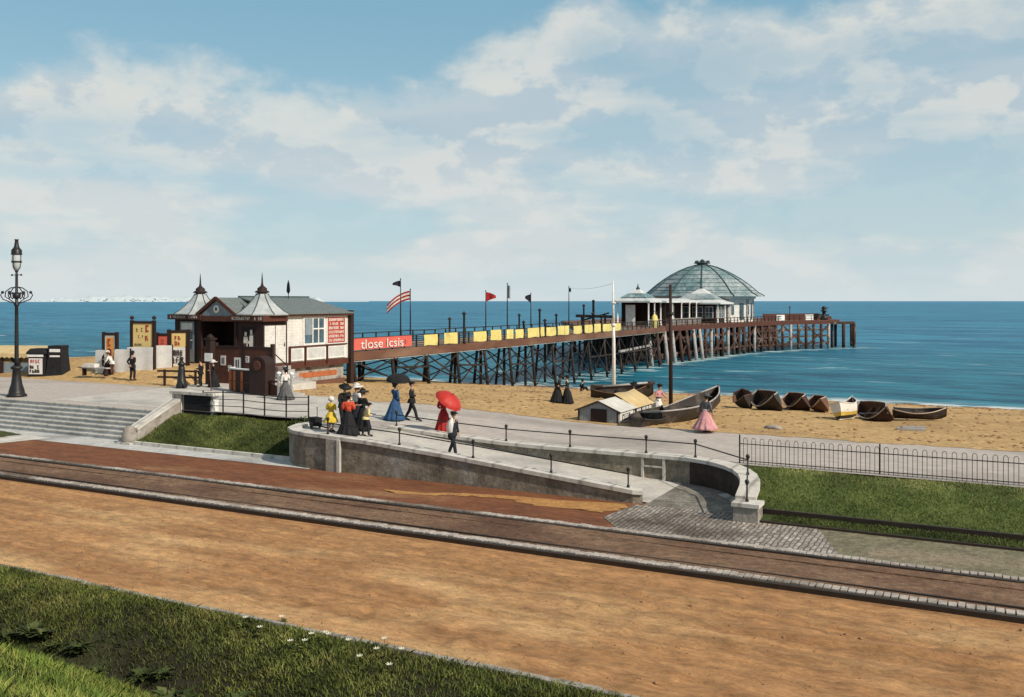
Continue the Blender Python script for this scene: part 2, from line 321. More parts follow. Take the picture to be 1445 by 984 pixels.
    ccol = mix(band, ccol, mix(mrange(nl, .41, .57), (4.8, 6.15, 6.9), (7.4, 7.55, 7.35)))
    # clear sky: the texture, cooled towards the blue of the photograph
    base = mix(1, sky.outputs[0], (.80, .98, 1.0), 'MULTIPLY')
    up = mrange(el, 0, 19)
    grad = mix(up, (5.6, 7.1, 7.6), (2.5, 4.7, 6.0))
    grad = mix(mrange(el, 21, 38), grad, (3.6, 4.0, 4.2))  # unseen sky overhead greyed to take the blue out of the ambient light
    base = mix(.75, base, grad)
    col = mix(alpha, base, ccol)
    hz = mrange(el, -.3, 4.2, 1, 0)
    nh = noise(3, 5, .5, (7,2,4), 14)
    col = mix(math_('MULTIPLY', hz, mrange(nh, .3, .7, .45, .9)), col, (6.5, 7.3, 7.55))
    L.new(col, bg.inputs[0])
build_world()
SC.view_settings.view_transform = 'Standard'; SC.view_settings.look = 'None'; SC.view_settings.exposure = 0
SC.cycles.max_bounces = 6; SC.cycles.transparent_max_bounces = 8
try: SC.cycles.use_denoising = True
except Exception: pass
# ------------------------------------------------------------------ the setting
RZ = -1.4                                    # road level; the promenade is at 0
from mathutils import noise as pn0
def P(u): return -.45 * sst(u, -28, -16)
def mound(u, v): return .82 * sst(v, 42.3, 48) * (1 - sst(u, -49.5, -47.7)) * (1 - sst(v, 57, 64)) * sst(u, -84, -66)
def beach(u, v):
    p = P(u); k = min(1.5, max(0, (-u-60)/90)) * 10
    w = v if v < 58 else 58 + (v-58)*48/(48+k)
    z = interp(w, [(41.5, p-.03), (43, p-.08), (58, p*.5-1.05), (80, -2.9), (106, -5.5), (150, -9.5)])
    m = mound(u, v)
    if m > 0: z = z*(1-m/.82) + m * 1.0 if z < m else z
    return z + (.05*math.sin(u*.9+v*.4)*math.sin(v*.7-u*.23) + .03*math.sin(u*2.1-v*1.3)) * sst(v, 43, 47)
def us(a, b, near=1.0):
    r = [a]; x = a
    while x < b:
        x += near if -75 < x < 12 else 6
        r.append(min(x, b))
    return r
struct(gridmesh('ground', [-30000, -400, 400, 30000], [-3000, 80, 400, 30000], lambda u, v: -10.5, M['sand']))
bv = [41.6, 42, 42.5] + lin(43, 62, 28) + lin(63.5, 112, 34) + [118, 126, 140, 155]
struct(gridmesh('beach', us(-420, 160, .8), bv, beach, M['sand']))
struct(gridmesh('wet_sand', us(-300, 120, .8), lin(102.5, 108.5, 8), lambda u, v: beach(u, v + .4*math.sin(u*.3)+.25*math.sin(u*.83) + min(1.5, max(0, (-u-60)/90))*10) + .012, M['wetsand']))
def sea_mat():
    m = bpy.data.materials.new('sea_water'); m.use_nodes = True; nt = m.node_tree; N = nt.nodes; L = nt.links; b = N['Principled BSDF']
    tc = N.new('ShaderNodeTexCoord'); sp = N.new('ShaderNodeSeparateXYZ'); L.new(tc.outputs['Object'], sp.inputs[0])
    def noise(st, sc, det, off=(0,0,0), ro=.55):
        mp = N.new('ShaderNodeMapping'); mp.inputs['Scale'].default_value = st; mp.inputs['Location'].default_value = off; mp.inputs['Rotation'].default_value = (0,0,-.16); L.new(tc.outputs['Object'], mp.inputs[0])
        n = N.new('ShaderNodeTexNoise'); n.inputs['Scale'].default_value = sc; n.inputs['Detail'].default_value = det; n.inputs['Roughness'].default_value = ro; L.new(mp.outputs[0], n.inputs['Vector']); return n.outputs['Fac']
    def mr(x, a, b_, c=0, d=1):
        n = N.new('ShaderNodeMapRange'); n.interpolation_type = 'SMOOTHSTEP'; L.new(x, n.inputs[0])
        for i, q in zip((1,2,3,4), (a,b_,c,d)): n.inputs[i].default_value = q
        return n.outputs[0]
    def mix(f, a, c):
        n = N.new('ShaderNodeMix'); n.data_type = 'RGBA'
        for i, x in zip((0,6,7), (f,a,c)):
            if isinstance(x, tuple): n.inputs[i].default_value = (*x, 1)
            elif isinstance(x, float): n.inputs[i].default_value = x
            else: L.new(x, n.inputs[i])
        return n.outputs[2]
    def mul(a, b_):
        n = N.new('ShaderNodeMath'); n.operation = 'MULTIPLY'
        for i, x in enumerate((a, b_)):
            if isinstance(x, float): n.inputs[i].default_value = x
            else: L.new(x, n.inputs[i])
        return n.outputs[0]
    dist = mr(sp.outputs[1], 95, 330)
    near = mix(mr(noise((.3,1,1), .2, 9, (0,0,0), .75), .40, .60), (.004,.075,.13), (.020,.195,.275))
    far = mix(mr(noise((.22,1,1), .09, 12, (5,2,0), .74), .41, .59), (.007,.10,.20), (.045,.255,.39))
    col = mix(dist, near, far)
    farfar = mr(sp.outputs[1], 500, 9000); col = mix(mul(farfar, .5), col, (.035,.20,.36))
    caps = mul(mr(noise((.16,1,1), .45, 5, (1,9,0), .6), .63, .69), mr(noise((.5,1,1), .05, 3, (4,4,0)), .42, .56))
    caps = mul(caps, mr(sp.outputs[1], 700, 150))
    surf = mul(mr(sp.outputs[1], 112, 106.5), mr(noise((.3,1,1), .55, 6, (2,0,0)), .40, .54))
    n = N.new('ShaderNodeMath'); n.operation = 'MAXIMUM'; L.new(caps, n.inputs[0]); L.new(surf, n.inputs[1])
    col = mix(n.outputs[0], col, (.66,.74,.74))
    L.new(col, b.inputs['Base Color']); b.inputs['Roughness'].default_value = .42; b.inputs['Specular IOR Level'].default_value = .16
    bp = N.new('ShaderNodeBump'); bp.inputs['Strength'].default_value = .9; bp.inputs['Distance'].default_value = 1.5
    L.new(noise((.3,1,1), .42, 7, (0,0,0), .62), bp.inputs['Height']); L.new(bp.outputs[0], b.inputs['Normal'])
    return m
M['sea'] = sea_mat()
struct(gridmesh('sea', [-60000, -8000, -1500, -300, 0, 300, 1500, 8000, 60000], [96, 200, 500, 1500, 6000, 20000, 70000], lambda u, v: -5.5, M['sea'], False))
# far hazy coast across the bay, on the bearing of the town in the photograph
def shingle():
    b = MB()
    for k in range(1500):
        u = random.uniform(-44, 12); v = 43 + random.random()**1.6*50; r = random.uniform(.03, .085)*(1+.012*(v-43))
        b.ball((u, v, beach(u, v)+r*.15), r, 5, (1.6, 1, .5))
    for k in range(900):
        u = random.uniform(-110, 30); v = 99.5 + random.gauss(0, .7) + .8*math.sin(u*.2); r = random.uniform(.1, .25)
        b.ball((u, v, beach(u, v)+.02), r, 5, (2.2, 1, .35))
    o = b.build('beach_shingle', M['clod']); tag(o, 'dark pebbles and a line of seaweed scattered over the sand', 'shingle'); stuff(o)
shingle()
def foam():
    b = MB()
    spots = [(-52+.3*k, 150+3.1*k) for k in range(13)] + [(-47.5+1.1*k, 186+4*k) for k in range(5)] + [(-43+1.8*k, 206+3.1*k) for k in range(9)] + [(UU, VV) for UU in (-51,-55) for VV in range(110, 150, 6)]
    for u, v in spots:
        for q in range(3):
            c = (u+random.uniform(.2,2.6), v+random.uniform(-2.5,1.5)); a0 = random.uniform(.5,1.7); n = 14
            b.poly([(c[0]+a0*math.cos(j*2*PI/n)*random.uniform(.6,1.2)*1.6, c[1]+a0*.55*math.sin(j*2*PI/n)*random.uniform(.6,1.2), -5.488+random.random()*.006) for j in range(n)])
    o = b.build('sea_foam', M['foam']); tag(o, 'white foam washing round the piles of the pier head', 'foam'); stuff(o)
M['foam'] = mat('white_foam', (.52,.62,.63), (.13,.32,.38), .9, .8, detail=9)
foam()
def far_coast():
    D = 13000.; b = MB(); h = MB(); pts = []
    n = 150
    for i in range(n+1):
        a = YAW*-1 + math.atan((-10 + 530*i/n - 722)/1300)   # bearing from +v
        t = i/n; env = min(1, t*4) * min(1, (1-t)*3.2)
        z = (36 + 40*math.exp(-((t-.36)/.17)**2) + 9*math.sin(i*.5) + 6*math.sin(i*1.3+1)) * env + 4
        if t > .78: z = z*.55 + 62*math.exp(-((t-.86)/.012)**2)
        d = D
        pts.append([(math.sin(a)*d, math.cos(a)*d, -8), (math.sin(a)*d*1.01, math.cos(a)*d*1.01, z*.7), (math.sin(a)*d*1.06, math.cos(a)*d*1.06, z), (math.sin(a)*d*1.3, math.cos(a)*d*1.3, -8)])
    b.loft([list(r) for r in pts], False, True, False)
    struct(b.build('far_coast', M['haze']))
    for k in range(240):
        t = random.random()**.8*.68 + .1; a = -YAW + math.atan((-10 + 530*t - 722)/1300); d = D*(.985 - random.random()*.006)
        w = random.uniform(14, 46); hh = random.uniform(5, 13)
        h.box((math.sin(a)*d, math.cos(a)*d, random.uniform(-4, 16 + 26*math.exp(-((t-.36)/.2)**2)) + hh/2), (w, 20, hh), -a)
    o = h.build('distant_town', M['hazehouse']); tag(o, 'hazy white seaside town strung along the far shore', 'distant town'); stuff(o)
far_coast()
# promenade, approach and paving
struct(gridmesh('promenade', us(-420, 160), [33.6, 36, 39, 42.1], lambda u, v: P(u), M['prom']))
struct(gridmesh('promenade_front', [-420, -80, -36.9], [32.75, 33.6], lambda u, v: 0, M['prom']))
b = MB()
ring = []
for u in lin(-46.4, -23, 40):
    v1 = 41.9 if u > -35.6 else 41.9
    v0 = 33.75 + 1.2*sst(u, -30, -24)
    ring.append([(u, v0, P(u)+.008), (u, v1 - 3*sst(u, -34, -24), P(u)+.008)])
b.loft(ring, False, False, False); struct(b.build('entrance_paving', M['pale']))
b = MB().prism([(-46.5, 41.85), (-35.9, 41.85), (-36.2, 42.9), (-40.9, 44.3), (-40.9, 49.6), (-46.5, 49.6)], -1.6, .02); struct(b.build('entrance_pavement', M['pale']))
# road, tramway, footway
from mathutils import noise as pn
def road_z(u, v):
    z = 0
    for c, a, w_, ph in ((16.6,.035,.16,0),(17.9,.05,.2,1.1),(18.5,.03,.12,2.2),(19.4,.055,.2,.4),(20.3,.035,.14,3),(21.1,.045,.2,1.9),(15.9,.03,.13,4)):
        c2 = c + .35*math.sin(u*.11+ph) + .12*math.sin(u*.37+ph*2); d = (v-c2)/w_
        m = .35 + .65*sst(math.sin(u*.13+ph*3), -.5, .6)
        z += m*a*(-math.exp(-d*d) + .45*math.exp(-(abs(d)-1.5)**2*2.5))
    z += .04*pn.noise((u*.9, v*1.6, 0)) + .045*pn.noise((u*2.1, v*2.6, 5)) + .03*pn.noise((u*4.1, v*4.5, 2)) + .11*max(0, pn.noise((u*1.1+v*.8, v*2.2-u*.5, 9)))*sst(17.6-v, 0, 1.2)
    return RZ - .01 + z*sst(v, 15.1, 15.8)*(1-sst(v, 22.0, 22.6))
struct(gridmesh('road', us(-420, 200, .16), lin(15.1, 22.7, 90), road_z, M['road']))
b = MB()
for k in range(2600):
    u = random.uniform(-45, 12); v = random.uniform(15.3, 22.4); r = .012*random.random()**2 + .009
    if random.random() < .06: r *= 2
    b.ball((u, v, road_z(u, v)+r*.3), r, 5, (1.3, 1, .7))
o = b.build('road_gravel', M['clod']); tag(o, 'loose pebbles and clods scattered over the sandy road', 'gravel'); stuff(o)
struct(gridmesh('tramway', us(-420, 200, 2), [22.66, 23.6, 25, 25.82], lambda u, v: RZ + .085 + .02*math.sin(u*.4+v), M['tram']))
struct(gridmesh('footway', us(-420, 200, 2), [25.8, 27.5, 29.7], lambda u, v: RZ + .06 + (.015*math.sin(u*2.3+v*3)*math.sin(u*.9) if 26 < v < 29 else 0), M['foot']))
def setts(v, w, z, u0, u1):
    b = MB(); u = u0
    while u < u1:
        L = random.uniform(.16, .22); zz = z + random.uniform(-.012, .012); j = random.uniform(-.02, .02)
        b.ext(u, u+L-.035, v-w/2+j, v+w/2+j, zz-.1, zz); u += L
    return b
struct(setts(25.72, .27, RZ+.125, -75, 45).build('tramway_setts', M['sett']))
struct(setts(22.86, .30, RZ+.135, -75, 45).build('roadside_setts', M['sett']))
def line_rail(v, w, z0, z1, name, m):
    b = MB()
    for a, c in ((-420, -60), (-60, 40), (40, 200)): b.ext(a, c - .002, v-w/2, v+w/2, z0, z1)
    return struct(b.build(name, m))
line_rail(25.46, .13, RZ-.1, RZ+.118, 'tram_rail_seaward', M['rail'])
line_rail(22.60, .15, RZ-.1, RZ+.112, 'tram_rail_landward', M['rail'])
line_rail(23.35, .07, RZ-.1, RZ+.112, 'tram_rail_inner', M['rail'])
line_rail(24.8, .05, RZ-.1, RZ+.108, 'tram_rail_groove', M['tram'])
# irregular yellow sand left on the red footway, and the flagged paths
def blob(name, pts, z, m, sub=6, amp=.25):
    out = []
    for (a, b_), (c, d) in zip(pts, pts[1:]+pts[:1]):
        for i in range(sub):
            t = i/sub; out.append((a+(c-a)*t + random.uniform(-amp*1.6, amp*1.6), b_+(d-b_)*t + random.uniform(-amp, amp)*.5, z))
    return struct(MB().poly(out).build(name, m))
blob('sand_drift', [(-19.5,27.4),(-15.5,28.6),(-11.2,29.2),(-10.7,28.0),(-13,27.6),(-14.6,28.2),(-17,27.9),(-18.4,27.2)], RZ+.066, M['patch'])
sett_cross = M['sett'].copy(); sett_cross.name = 'sett_crossing_stone'
def setmat(m, pitch):
    nt = m.node_tree; N = nt.nodes; L = nt.links; bs = N['Principled BSDF']
    tc = N.new('ShaderNodeTexCoord'); mp = N.new('ShaderNodeMapping'); L.new(tc.outputs['Object'], mp.inputs[0]); mp.inputs['Rotation'].default_value = (0,0,PI/2)
    br = N.new('ShaderNodeTexBrick'); br.inputs['Scale'].default_value = 1; br.inputs['Brick Width'].default_value = .38; br.inputs['Row Height'].default_value = pitch; br.inputs['Mortar Size'].default_value = .022
    br.inputs['Color1'].default_value = (1,1,1,1); br.inputs['Color2'].default_value = (.5,.48,.45,1); br.inputs['Mortar'].default_value = (.18,.16,.14,1)
    nz = N.new('ShaderNodeTexNoise'); nz.inputs['Scale'].default_value = 2.5; nz.inputs['Detail'].default_value = 4; L.new(mp.outputs[0], nz.inputs['Vector'])
    va = N.new('ShaderNodeVectorMath'); va.operation = 'MULTIPLY_ADD'; va.inputs[1].default_value = (.16, .16, 0); L.new(nz.outputs['Color'], va.inputs[0]); L.new(mp.outputs[0], va.inputs[2])
    L.new(va.outputs[0], br.inputs['Vector'])
    src = bs.inputs['Base Color'].links[0].from_socket; mx = N.new('ShaderNodeMix'); mx.data_type = 'RGBA'; mx.blend_type = 'MULTIPLY'; mx.inputs[0].default_value = .9
    L.new(src, mx.inputs[6]); L.new(br.outputs[0], mx.inputs[7]); L.new(mx.outputs[2], bs.inputs['Base Color'])
    bp = N.new('ShaderNodeBump'); bp.inputs['Strength'].default_value = .6; bp.inputs['Distance'].default_value = .02; L.new(br.outputs[0], bp.inputs['Height']); L.new(bp.outputs[0], bs.inputs['Normal'])
setmat(sett_cross, .15)
b = MB().poly([(-10.6,29.35,RZ+.07),(-10.9,27.2,RZ+.07),(-9.9,25.9,RZ+.07),(-3.6,25.9,RZ+.07),(-4.4,28.2,RZ+.07),(-4.6,28.72,RZ+.07),(-6.2,28.9,RZ+.07),(-7.2,29.6,RZ+.07)]); struct(b.build('sett_crossing', sett_cross))
M['ggrey'] = mat('greenish_pavement', (.235,.21,.135), (.15,.14,.085), 1.5, .95, .8, 8, c3=(.27,.22,.15), s3=.5, grain=.45, gs=5)
struct(MB().poly([(-6.5,28.84,RZ+.125),(200,28.84,RZ+.125),(200,29.38,RZ+.2),(-6.7,29.38,RZ+.2)]).build('bank_step', M['soil']))
struct(MB().poly([(-3.6,25.9,RZ+.064),(200,25.9,RZ+.064),(200,28.9,RZ+.064),(-8,28.9,RZ+.064),(-8,25.9,RZ+.064)]).build('kerbside_pavement', M['ggrey']))
struct(MB().ext(-6.36, 200, 28.72, 28.84, RZ-.1, RZ+.13).build('lower_bank_kerb', M['rail']))
struct(MB().ext(-6.75, 200, 29.38, 29.5, RZ-.1, RZ+.36).build('upper_bank_kerb', M['rail']))
struct(MB().ext(-36.3, -25.6, 30.55, 30.72, RZ-.1, RZ+.22).build('bank_kerb', M['coping']))
struct(MB().poly([(-48,29.4,RZ+.068),(-24.6,29.42,RZ+.068),(-25.6,30.6,RZ+.068),(-36.9,30.7,RZ+.068),(-36.9,31.3,RZ+.068),(-90,31.3,RZ+.068),(-90,29.4,RZ+.068)]).build('pavement', M['step']))
struct(MB().poly([(-45.2,25.95,RZ+.07),(-42.9,25.95,RZ+.07),(-41.6,30.2,RZ+.07),(-43.6,30.2,RZ+.07)]).build('crossing_path', M['coping']))
struct(MB().poly([(-43.9,30.2,RZ+.071),(-45.4,26.0,RZ+.071),(-90,26.0,RZ+.071),(-90,30.6,RZ+.071),(-46,30.6,RZ+.071)]).build('verge', M['soil']))
dr = [(u_, 41.55 - .55*max(0, pn0.noise((u_*.35, 3, 1))) - .5*max(0, pn0.noise((u_*1.3, 7, 2))) - .12*random.random()) for u_ in lin(-33, 20, 190)]
b = MB(); b.loft([[(u_, v_, P(u_)+.012), (u_, 42.2, P(u_)+.016)] for u_, v_ in dr], False, False, False); struct(b.build('blown_sand', M['sand']))
# road edge kerb by the near grass
b = MB(); u = -60
while u < 30:
    L = random.uniform(.7, 1.1); z = RZ + random.uniform(.03, .06); b.ext(u, u+L-.02, 15.08+random.uniform(-.04,.02), 15.2+random.uniform(-.02,.05), RZ-.2, z-.01); u += L
struct(b.build('kerb', M['stonewall']))
# steps
b = MB(); n = 7; rise = -RZ/ n
for i in range(n): b.ext(-120, -36.9, 31.2 + i*.26, 33.6, RZ - .1, RZ + .06 + (i+1)*(rise - .06/n) - (.004 if i == n-1 else 0))
struct(b.build('steps', M['step']))
b = MB()
for i in range(n): b.ext(-120, -36.92, 31.2+i*.26-.025, 31.2+i*.26+.03, RZ+.06+(i+1)*(rise-.06/n)-.05, RZ+.06+(i+1)*(rise-.06/n)+.003)
struct(b.build('step_nosings', M['coping']))
# banks
def lbank(u, v): 
    t = sst(v, 30.7, 33.7); return RZ + .15 + t*(P(u) - .2 - RZ - .15) + .04*math.sin(u*1.3)*t
struct(gridmesh('grass_bank', lin(-36.6, -25.2, 14), lin(30.7, 33.72, 9), lbank, M['soil']))
def rbank(u, v):
    t = sst(v, 29.0, 33.7); return RZ + .3 + t*(P(u) - .03 - RZ - .3) + .03*math.sin(u*1.1+v)
def wall_u(v): return -10.6 + 3.72*math.sqrt(max(0, 1-((v-29.1)/4.74)**2))
b = MB(); b.loft([[(u_, v, rbank(u_, v)) for u_ in lin(wall_u(v), 60, 60)] for v in lin(29.5, 33.62, 12)], False, True, False); struct(b.build('right_grass_bank', M['lawn']))
def fore(u, v):
    w = v + .25*math.sin(u*.55) + .12*math.sin(u*1.7+1)
    return interp(w, [(-200, 3.7), (0, 3.7), (4, 2.3), (8.3, .35), (10.2, -.85), (10.75, -1.25), (11.2, -2.3), (11.8, -2.75), (12.4, -2.6), (13.6, -1.75), (14.6, -1.42), (15.1, -1.40)])
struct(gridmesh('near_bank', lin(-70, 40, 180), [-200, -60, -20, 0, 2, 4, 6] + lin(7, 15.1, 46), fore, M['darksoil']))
struct(gridmesh('inland_ground', [-30000, -70], [-3000, 15.1], lambda u, v: -1.42, M['soil']))
struct(gridmesh('inland_ground', [40, 30000], [-3000, 15.1], lambda u, v: -1.42, M['soil']))
# grass: many blades, one object each area
def blades(name, label, us_, vs_, zs, h, w, m, tint=None, spread=.5, parent=None):
    n = len(us_); us_, vs_, zs = map(np.asarray, (us_, vs_, zs))
    a = rng.uniform(0, 2*PI, n); hh = h * rng.uniform(.5, 1.25, n); ww = w * rng.uniform(.6, 1.3, n)
    lx = rng.normal(0, spread, n) * hh; ly = rng.normal(0, spread, n) * hh
    base = np.stack([us_, vs_, zs], 1); dx = np.stack([np.cos(a)*ww, np.sin(a)*ww, np.zeros(n)], 1)
    mid = base + np.stack([lx*.35, ly*.35, hh*.6], 1); tip = base + np.stack([lx, ly, hh], 1)
    v = np.stack([base-dx, base+dx, mid+dx*.7, tip, mid-dx*.7], 1).reshape(-1, 3)
    me = bpy.data.meshes.new(name); me.vertices.add(5*n); me.vertices.foreach_set('co', v.astype(np.float32).ravel())
    me.loops.add(5*n); me.loops.foreach_set('vertex_index', np.arange(5*n, dtype=np.int32)); me.polygons.add(n)
    me.polygons.foreach_set('loop_start', np.arange(0, 5*n, 5, dtype=np.int32)); me.update(calc_edges=True)
    t = rng.beta(2, 2.4, n) if tint is None else np.clip(tint, 0, 1)
    at = me.attributes.new('tint', 'FLOAT', 'POINT'); at.data.foreach_set('value', np.repeat(t, 5).astype(np.float32))
    me.materials.append(m); o = bpy.data.objects.new(name, me); COL.objects.link(o)
    if parent: o.parent = parent
    elif label: tag(o, label, 'grass'); stuff(o)
    return o
def field(n, u0, u1, v0, v1, f, cond=None):
    u = rng.uniform(u0, u1, n); v = rng.uniform(v0, v1, n)
    if cond is not None:
        k = cond(u, v); u, v = u[k], v[k]
    return u, v, np.array([f(a, b) for a, b in zip(u, v)])
def clump(u, v, s=.9):
    return .5 + .28*np.sin(u*s*2.1+np.sin(v*s*1.7)*1.6)*np.sin(v*s*2.7-u*.6) + .2*np.sin(u*5.3+v*3.1)*np.sin(v*6.1-u*1.9)
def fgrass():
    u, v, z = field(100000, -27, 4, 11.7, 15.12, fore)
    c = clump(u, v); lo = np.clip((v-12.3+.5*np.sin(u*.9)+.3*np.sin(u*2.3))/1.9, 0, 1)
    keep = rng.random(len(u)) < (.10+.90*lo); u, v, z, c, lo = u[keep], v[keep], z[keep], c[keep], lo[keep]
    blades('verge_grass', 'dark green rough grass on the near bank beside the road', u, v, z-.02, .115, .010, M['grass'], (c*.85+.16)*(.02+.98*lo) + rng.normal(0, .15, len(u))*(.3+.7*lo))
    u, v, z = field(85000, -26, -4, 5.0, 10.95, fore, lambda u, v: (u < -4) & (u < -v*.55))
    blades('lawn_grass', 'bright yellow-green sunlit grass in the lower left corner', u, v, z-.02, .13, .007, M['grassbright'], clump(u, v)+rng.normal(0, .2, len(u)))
    u, v, z = field(34000, -36.5, -25.6, 30.75, 33.7, lbank)
    k = (u < -26.4) | (v < 33.9); t = .65*clump(u, v)+.1*(v-31)+rng.normal(0, .16, len(u))
    blades('bank_grass', 'green grass bank between the steps and the rounded ramp wall', u, v, z-.02, .11, .009, M['grassmid'], t-.12)
    def rc(u, v): return ((u+10.6)/3.95)**2 + ((v-29.1)/4.95)**2 > 1.0
    u, v, z = field(66000, -9.5, 16, 29.55, 33.6, rbank, rc)
    blades('lawn_grass', 'green sloping lawn below the hooped iron fence', u, v, z-.02, .09, .009, M['grassmid'], .55*clump(u, v, .6)*(.4+.2*(v-29.5))+.13*(v-29.7)+rng.normal(0, .15, len(u)))
    u, v, z = field(14000, -6, 16, 28.86, 29.36, lambda u, v: RZ+.125+(v-28.84)*.14)
    blades('verge_grass', 'strip of grass between the two dark kerbs below the right lawn', u, v, z-.01, .08, .009, M['grassmid'], .45*clump(u, v)+rng.normal(0, .14, len(u)))
    u, v, z = field(9000, -60, -44.2, 26.2, 30.5, lambda u, v: RZ+.05)
    blades('verge_grass', 'thin grass of the verge at the foot of the steps', u, v, z, .06, .01, M['grass'])
fgrass()
# ------------------------------------------------------------------ walls of the ramp
M['rough'] = mat('rough_grey_cobble', (.33,.30,.26), (.18,.165,.14), 2.6, .9, 1.0, 7, c3=(.13,.115,.095), s3=.6, grain=.4, gs=5)
def wall_path(path, th, overhang=0, zoff=0):
    """path of (x, y, z_top, z_bottom): vertical wall of thickness th, to the left of travel"""
    b = MB(); rings = []
    for i, (x, y, zt, zb) in enumerate(path):
        a = V(path[max(i-1,0)][:2]); c = V(path[min(i+1,len(path)-1)][:2]); d = (c-a).normalized(); nrm = V((-d.y, d.x))
        p = V((x, y)) - nrm*overhang; q = V((x, y)) + nrm*(th+overhang)
        rings.append([(p.x,p.y,zb),(p.x,p.y,zt),(q.x,q.y,zt),(q.x,q.y,zb)])
    return b.loft(rings, True)
def densify(pts, step=.5):
    out = []
    for a, b in zip(pts, pts[1:]):
        n = max(1, int((V(b[:2])-V(a[:2])).length/step))
        out += [tuple(a[k]+(b[k]-a[k])*i/n for k in range(len(a))) for i in range(n)]
    return out + [pts[-1]]
def ramp_z(u): return interp(u, [(-27, 0), (-24.5, -.04), (-11.5, -1.28), (-10.3, RZ+.07)])
near_top = [(-27.3,33.5,.06),(-27.1,31.6,.1),(-26.6,30.5,.12),(-25.8,29.85,.12),(-24.9,29.55,.12),(-24,29.5,.10),(-22,29.5,.02),(-18,29.5,-.26),(-14,29.5,-.60),(-10.75,29.5,-.88),(-10.45,29.62,-.9)]
w = thing('ramp_wall', 'long grey rendered wall falling along the outer side of the ramp to the road', 'wall')
pth = densify([(x,y,z,RZ-.1) for x,y,z in near_top], .7)
wall_path([(x,y,zt-.14,zb) for x,y,zt,zb in pth], .34).build('wall_face', M['conc'], w)
wall_path([(x,y,zt,zt-.14) for x,y,zt,zb in pth], .36, .07).build('coping', M['coping'], w)
MB().ext(-23.75, -23.2, 29.40, 29.55, RZ-.1, -.06).build('pilaster', M['stonewall'], w)
MB().ext(-23.19, -23.05, 29.37, 29.56, RZ-.1, -.05).build('pilaster_edge', M['coping'], w)
b = MB(); rg = []
for u in lin(-27.0, -10.3, 40):
    va = interp(u, [(-27.1,33.4),(-26.95,31.9),(-26.45,30.85),(-25.6,30.2),(-24.8,29.86),(-10,29.82)])
    rg.append([(u, va+(33.7-va)*q, ramp_z(u) if q < .8 or u > -22 else min(ramp_z(u), P(u)-.02)) for q in lin(0, 1, 5)])
b.loft(rg, False, True, False); struct(b.build('ramp', M['pale']))
struct(MB().poly([(-10.35,29.3,RZ+.069),(-6.3,28.9,RZ+.069),(-6.8,31.5,RZ+.069),(-8.2,33.2,RZ+.069),(-10.35,33.7,RZ+.069)]).build('ramp_foot', M['rough']))
struct(MB().poly([(-7.2,29.3,RZ+.074),(-6.5,29.3,RZ+.074),(-7.0,31.3,RZ+.074),(-8.3,32.6,RZ+.074),(-8.6,32.2,RZ+.074),(-7.6,31)+(RZ+.074,)]).build('inner_kerb', M['coping']))
far = [(-23.6,33.62,-.02)]+[(u,33.62,P(u)+.1) for u in (-22,-20,-18,-16,-14,-12,-10.6)]
for k in range(1, 10):
    a = k/9*PI/2; far.append((-10.6+3.5*math.sin(a), 29.1+4.52*math.cos(a), -.35 - .12*sst(k, 5, 9) - .18*sst(k, 8, 9)))
w2 = thing('promenade_wall', 'brownish retaining wall above the ramp curving round at its foot to a square end block', 'wall')
pth = densify([(x,y,z,RZ-.1) for x,y,z in far], .6)
kk = [i for i, p_ in enumerate(pth) if p_[0] > -10.3][0]
wall_path([(x,y,zt-.13,zb) for x,y,zt,zb in pth[:kk+1]], .4).build('wall_face', M['conc'], w2)
wall_path([(x,y,zt-.13,zb) for x,y,zt,zb in pth[kk:]], .4).build('curved_wall', M['shadewall'], w2)  # darker colour here stands for the shade inside the curve
wall_path([(x,y,zt,zt-.13) for x,y,zt,zb in pth], .46, .09).build('coping', M['coping'], w2)
eb = MB().ext(-7.11, -6.35, 28.5, 29.15, RZ-.1, -.86); eb.build('end_block', M['stonewall'], w2)
MB().ext(-7.16, -6.3, 28.45, 29.2, -.86, -.74).build('end_cap', M['coping'], w2)
fr = MB(); 
for x in (-11.85, -11.0): fr.ext(x-.05, x+.05, 33.55, 33.63, RZ+.1, -.42)
for z in (-1.3, -.8): fr.ext(-11.8, -11.05, 33.555, 33.63, z-.03, z+.03)
fr.build('wall_panel', M['coping'], w2)
# railings of the ramp: low posts with ball heads, one rail
def ball_rail(name, label, pts, h, hz, extra=()):
    t = thing(name, label, 'railing')
    for x, y, z in pts:
        MB().lathe([(.055,0),(.055,.06),(.028,.1),(.026,h-.1),(.05,h-.09),(.05,h-.06)], 8, (x,y,z)).ball((x,y,z+h), .075, 8).build('post', M['iron'], t)
    line = [(x,y,z+hz) for x,y,z in list(extra)+list(pts)]
    MB().tube(densify(line, .8), .024, 6).build('handrail', M['iron'], t)
    return t
def nt(u): return interp(u, [(a,c) for a,_,c in near_top[4:]])
ball_rail('ramp_railing', 'low black iron railing with ball-headed posts along the sloping outer wall of the ramp', [(u, 29.72, nt(u)) for u in (-23.9,-20.4,-17.1,-13.9,-11.0)], .62, .46)
def ft(u): return P(u)+.1
cur = []
for k in (1.2, 6.2):
    a = k/9*PI/2; cur.append((-10.6+3.72*math.sin(a), 29.1+4.74*math.cos(a), -.35 - .12*sst(k,5,9) - .18*sst(k,8,9)))
ball_rail('promenade_railing', 'black iron railing with ball-headed posts on the promenade edge curving down to the end block', [(u, 33.86, ft(u)) for u in (-23.4,-20.6,-17.9,-15.0,-11.8)] + cur + [(-6.75,28.8,-.74)], .62, .5)
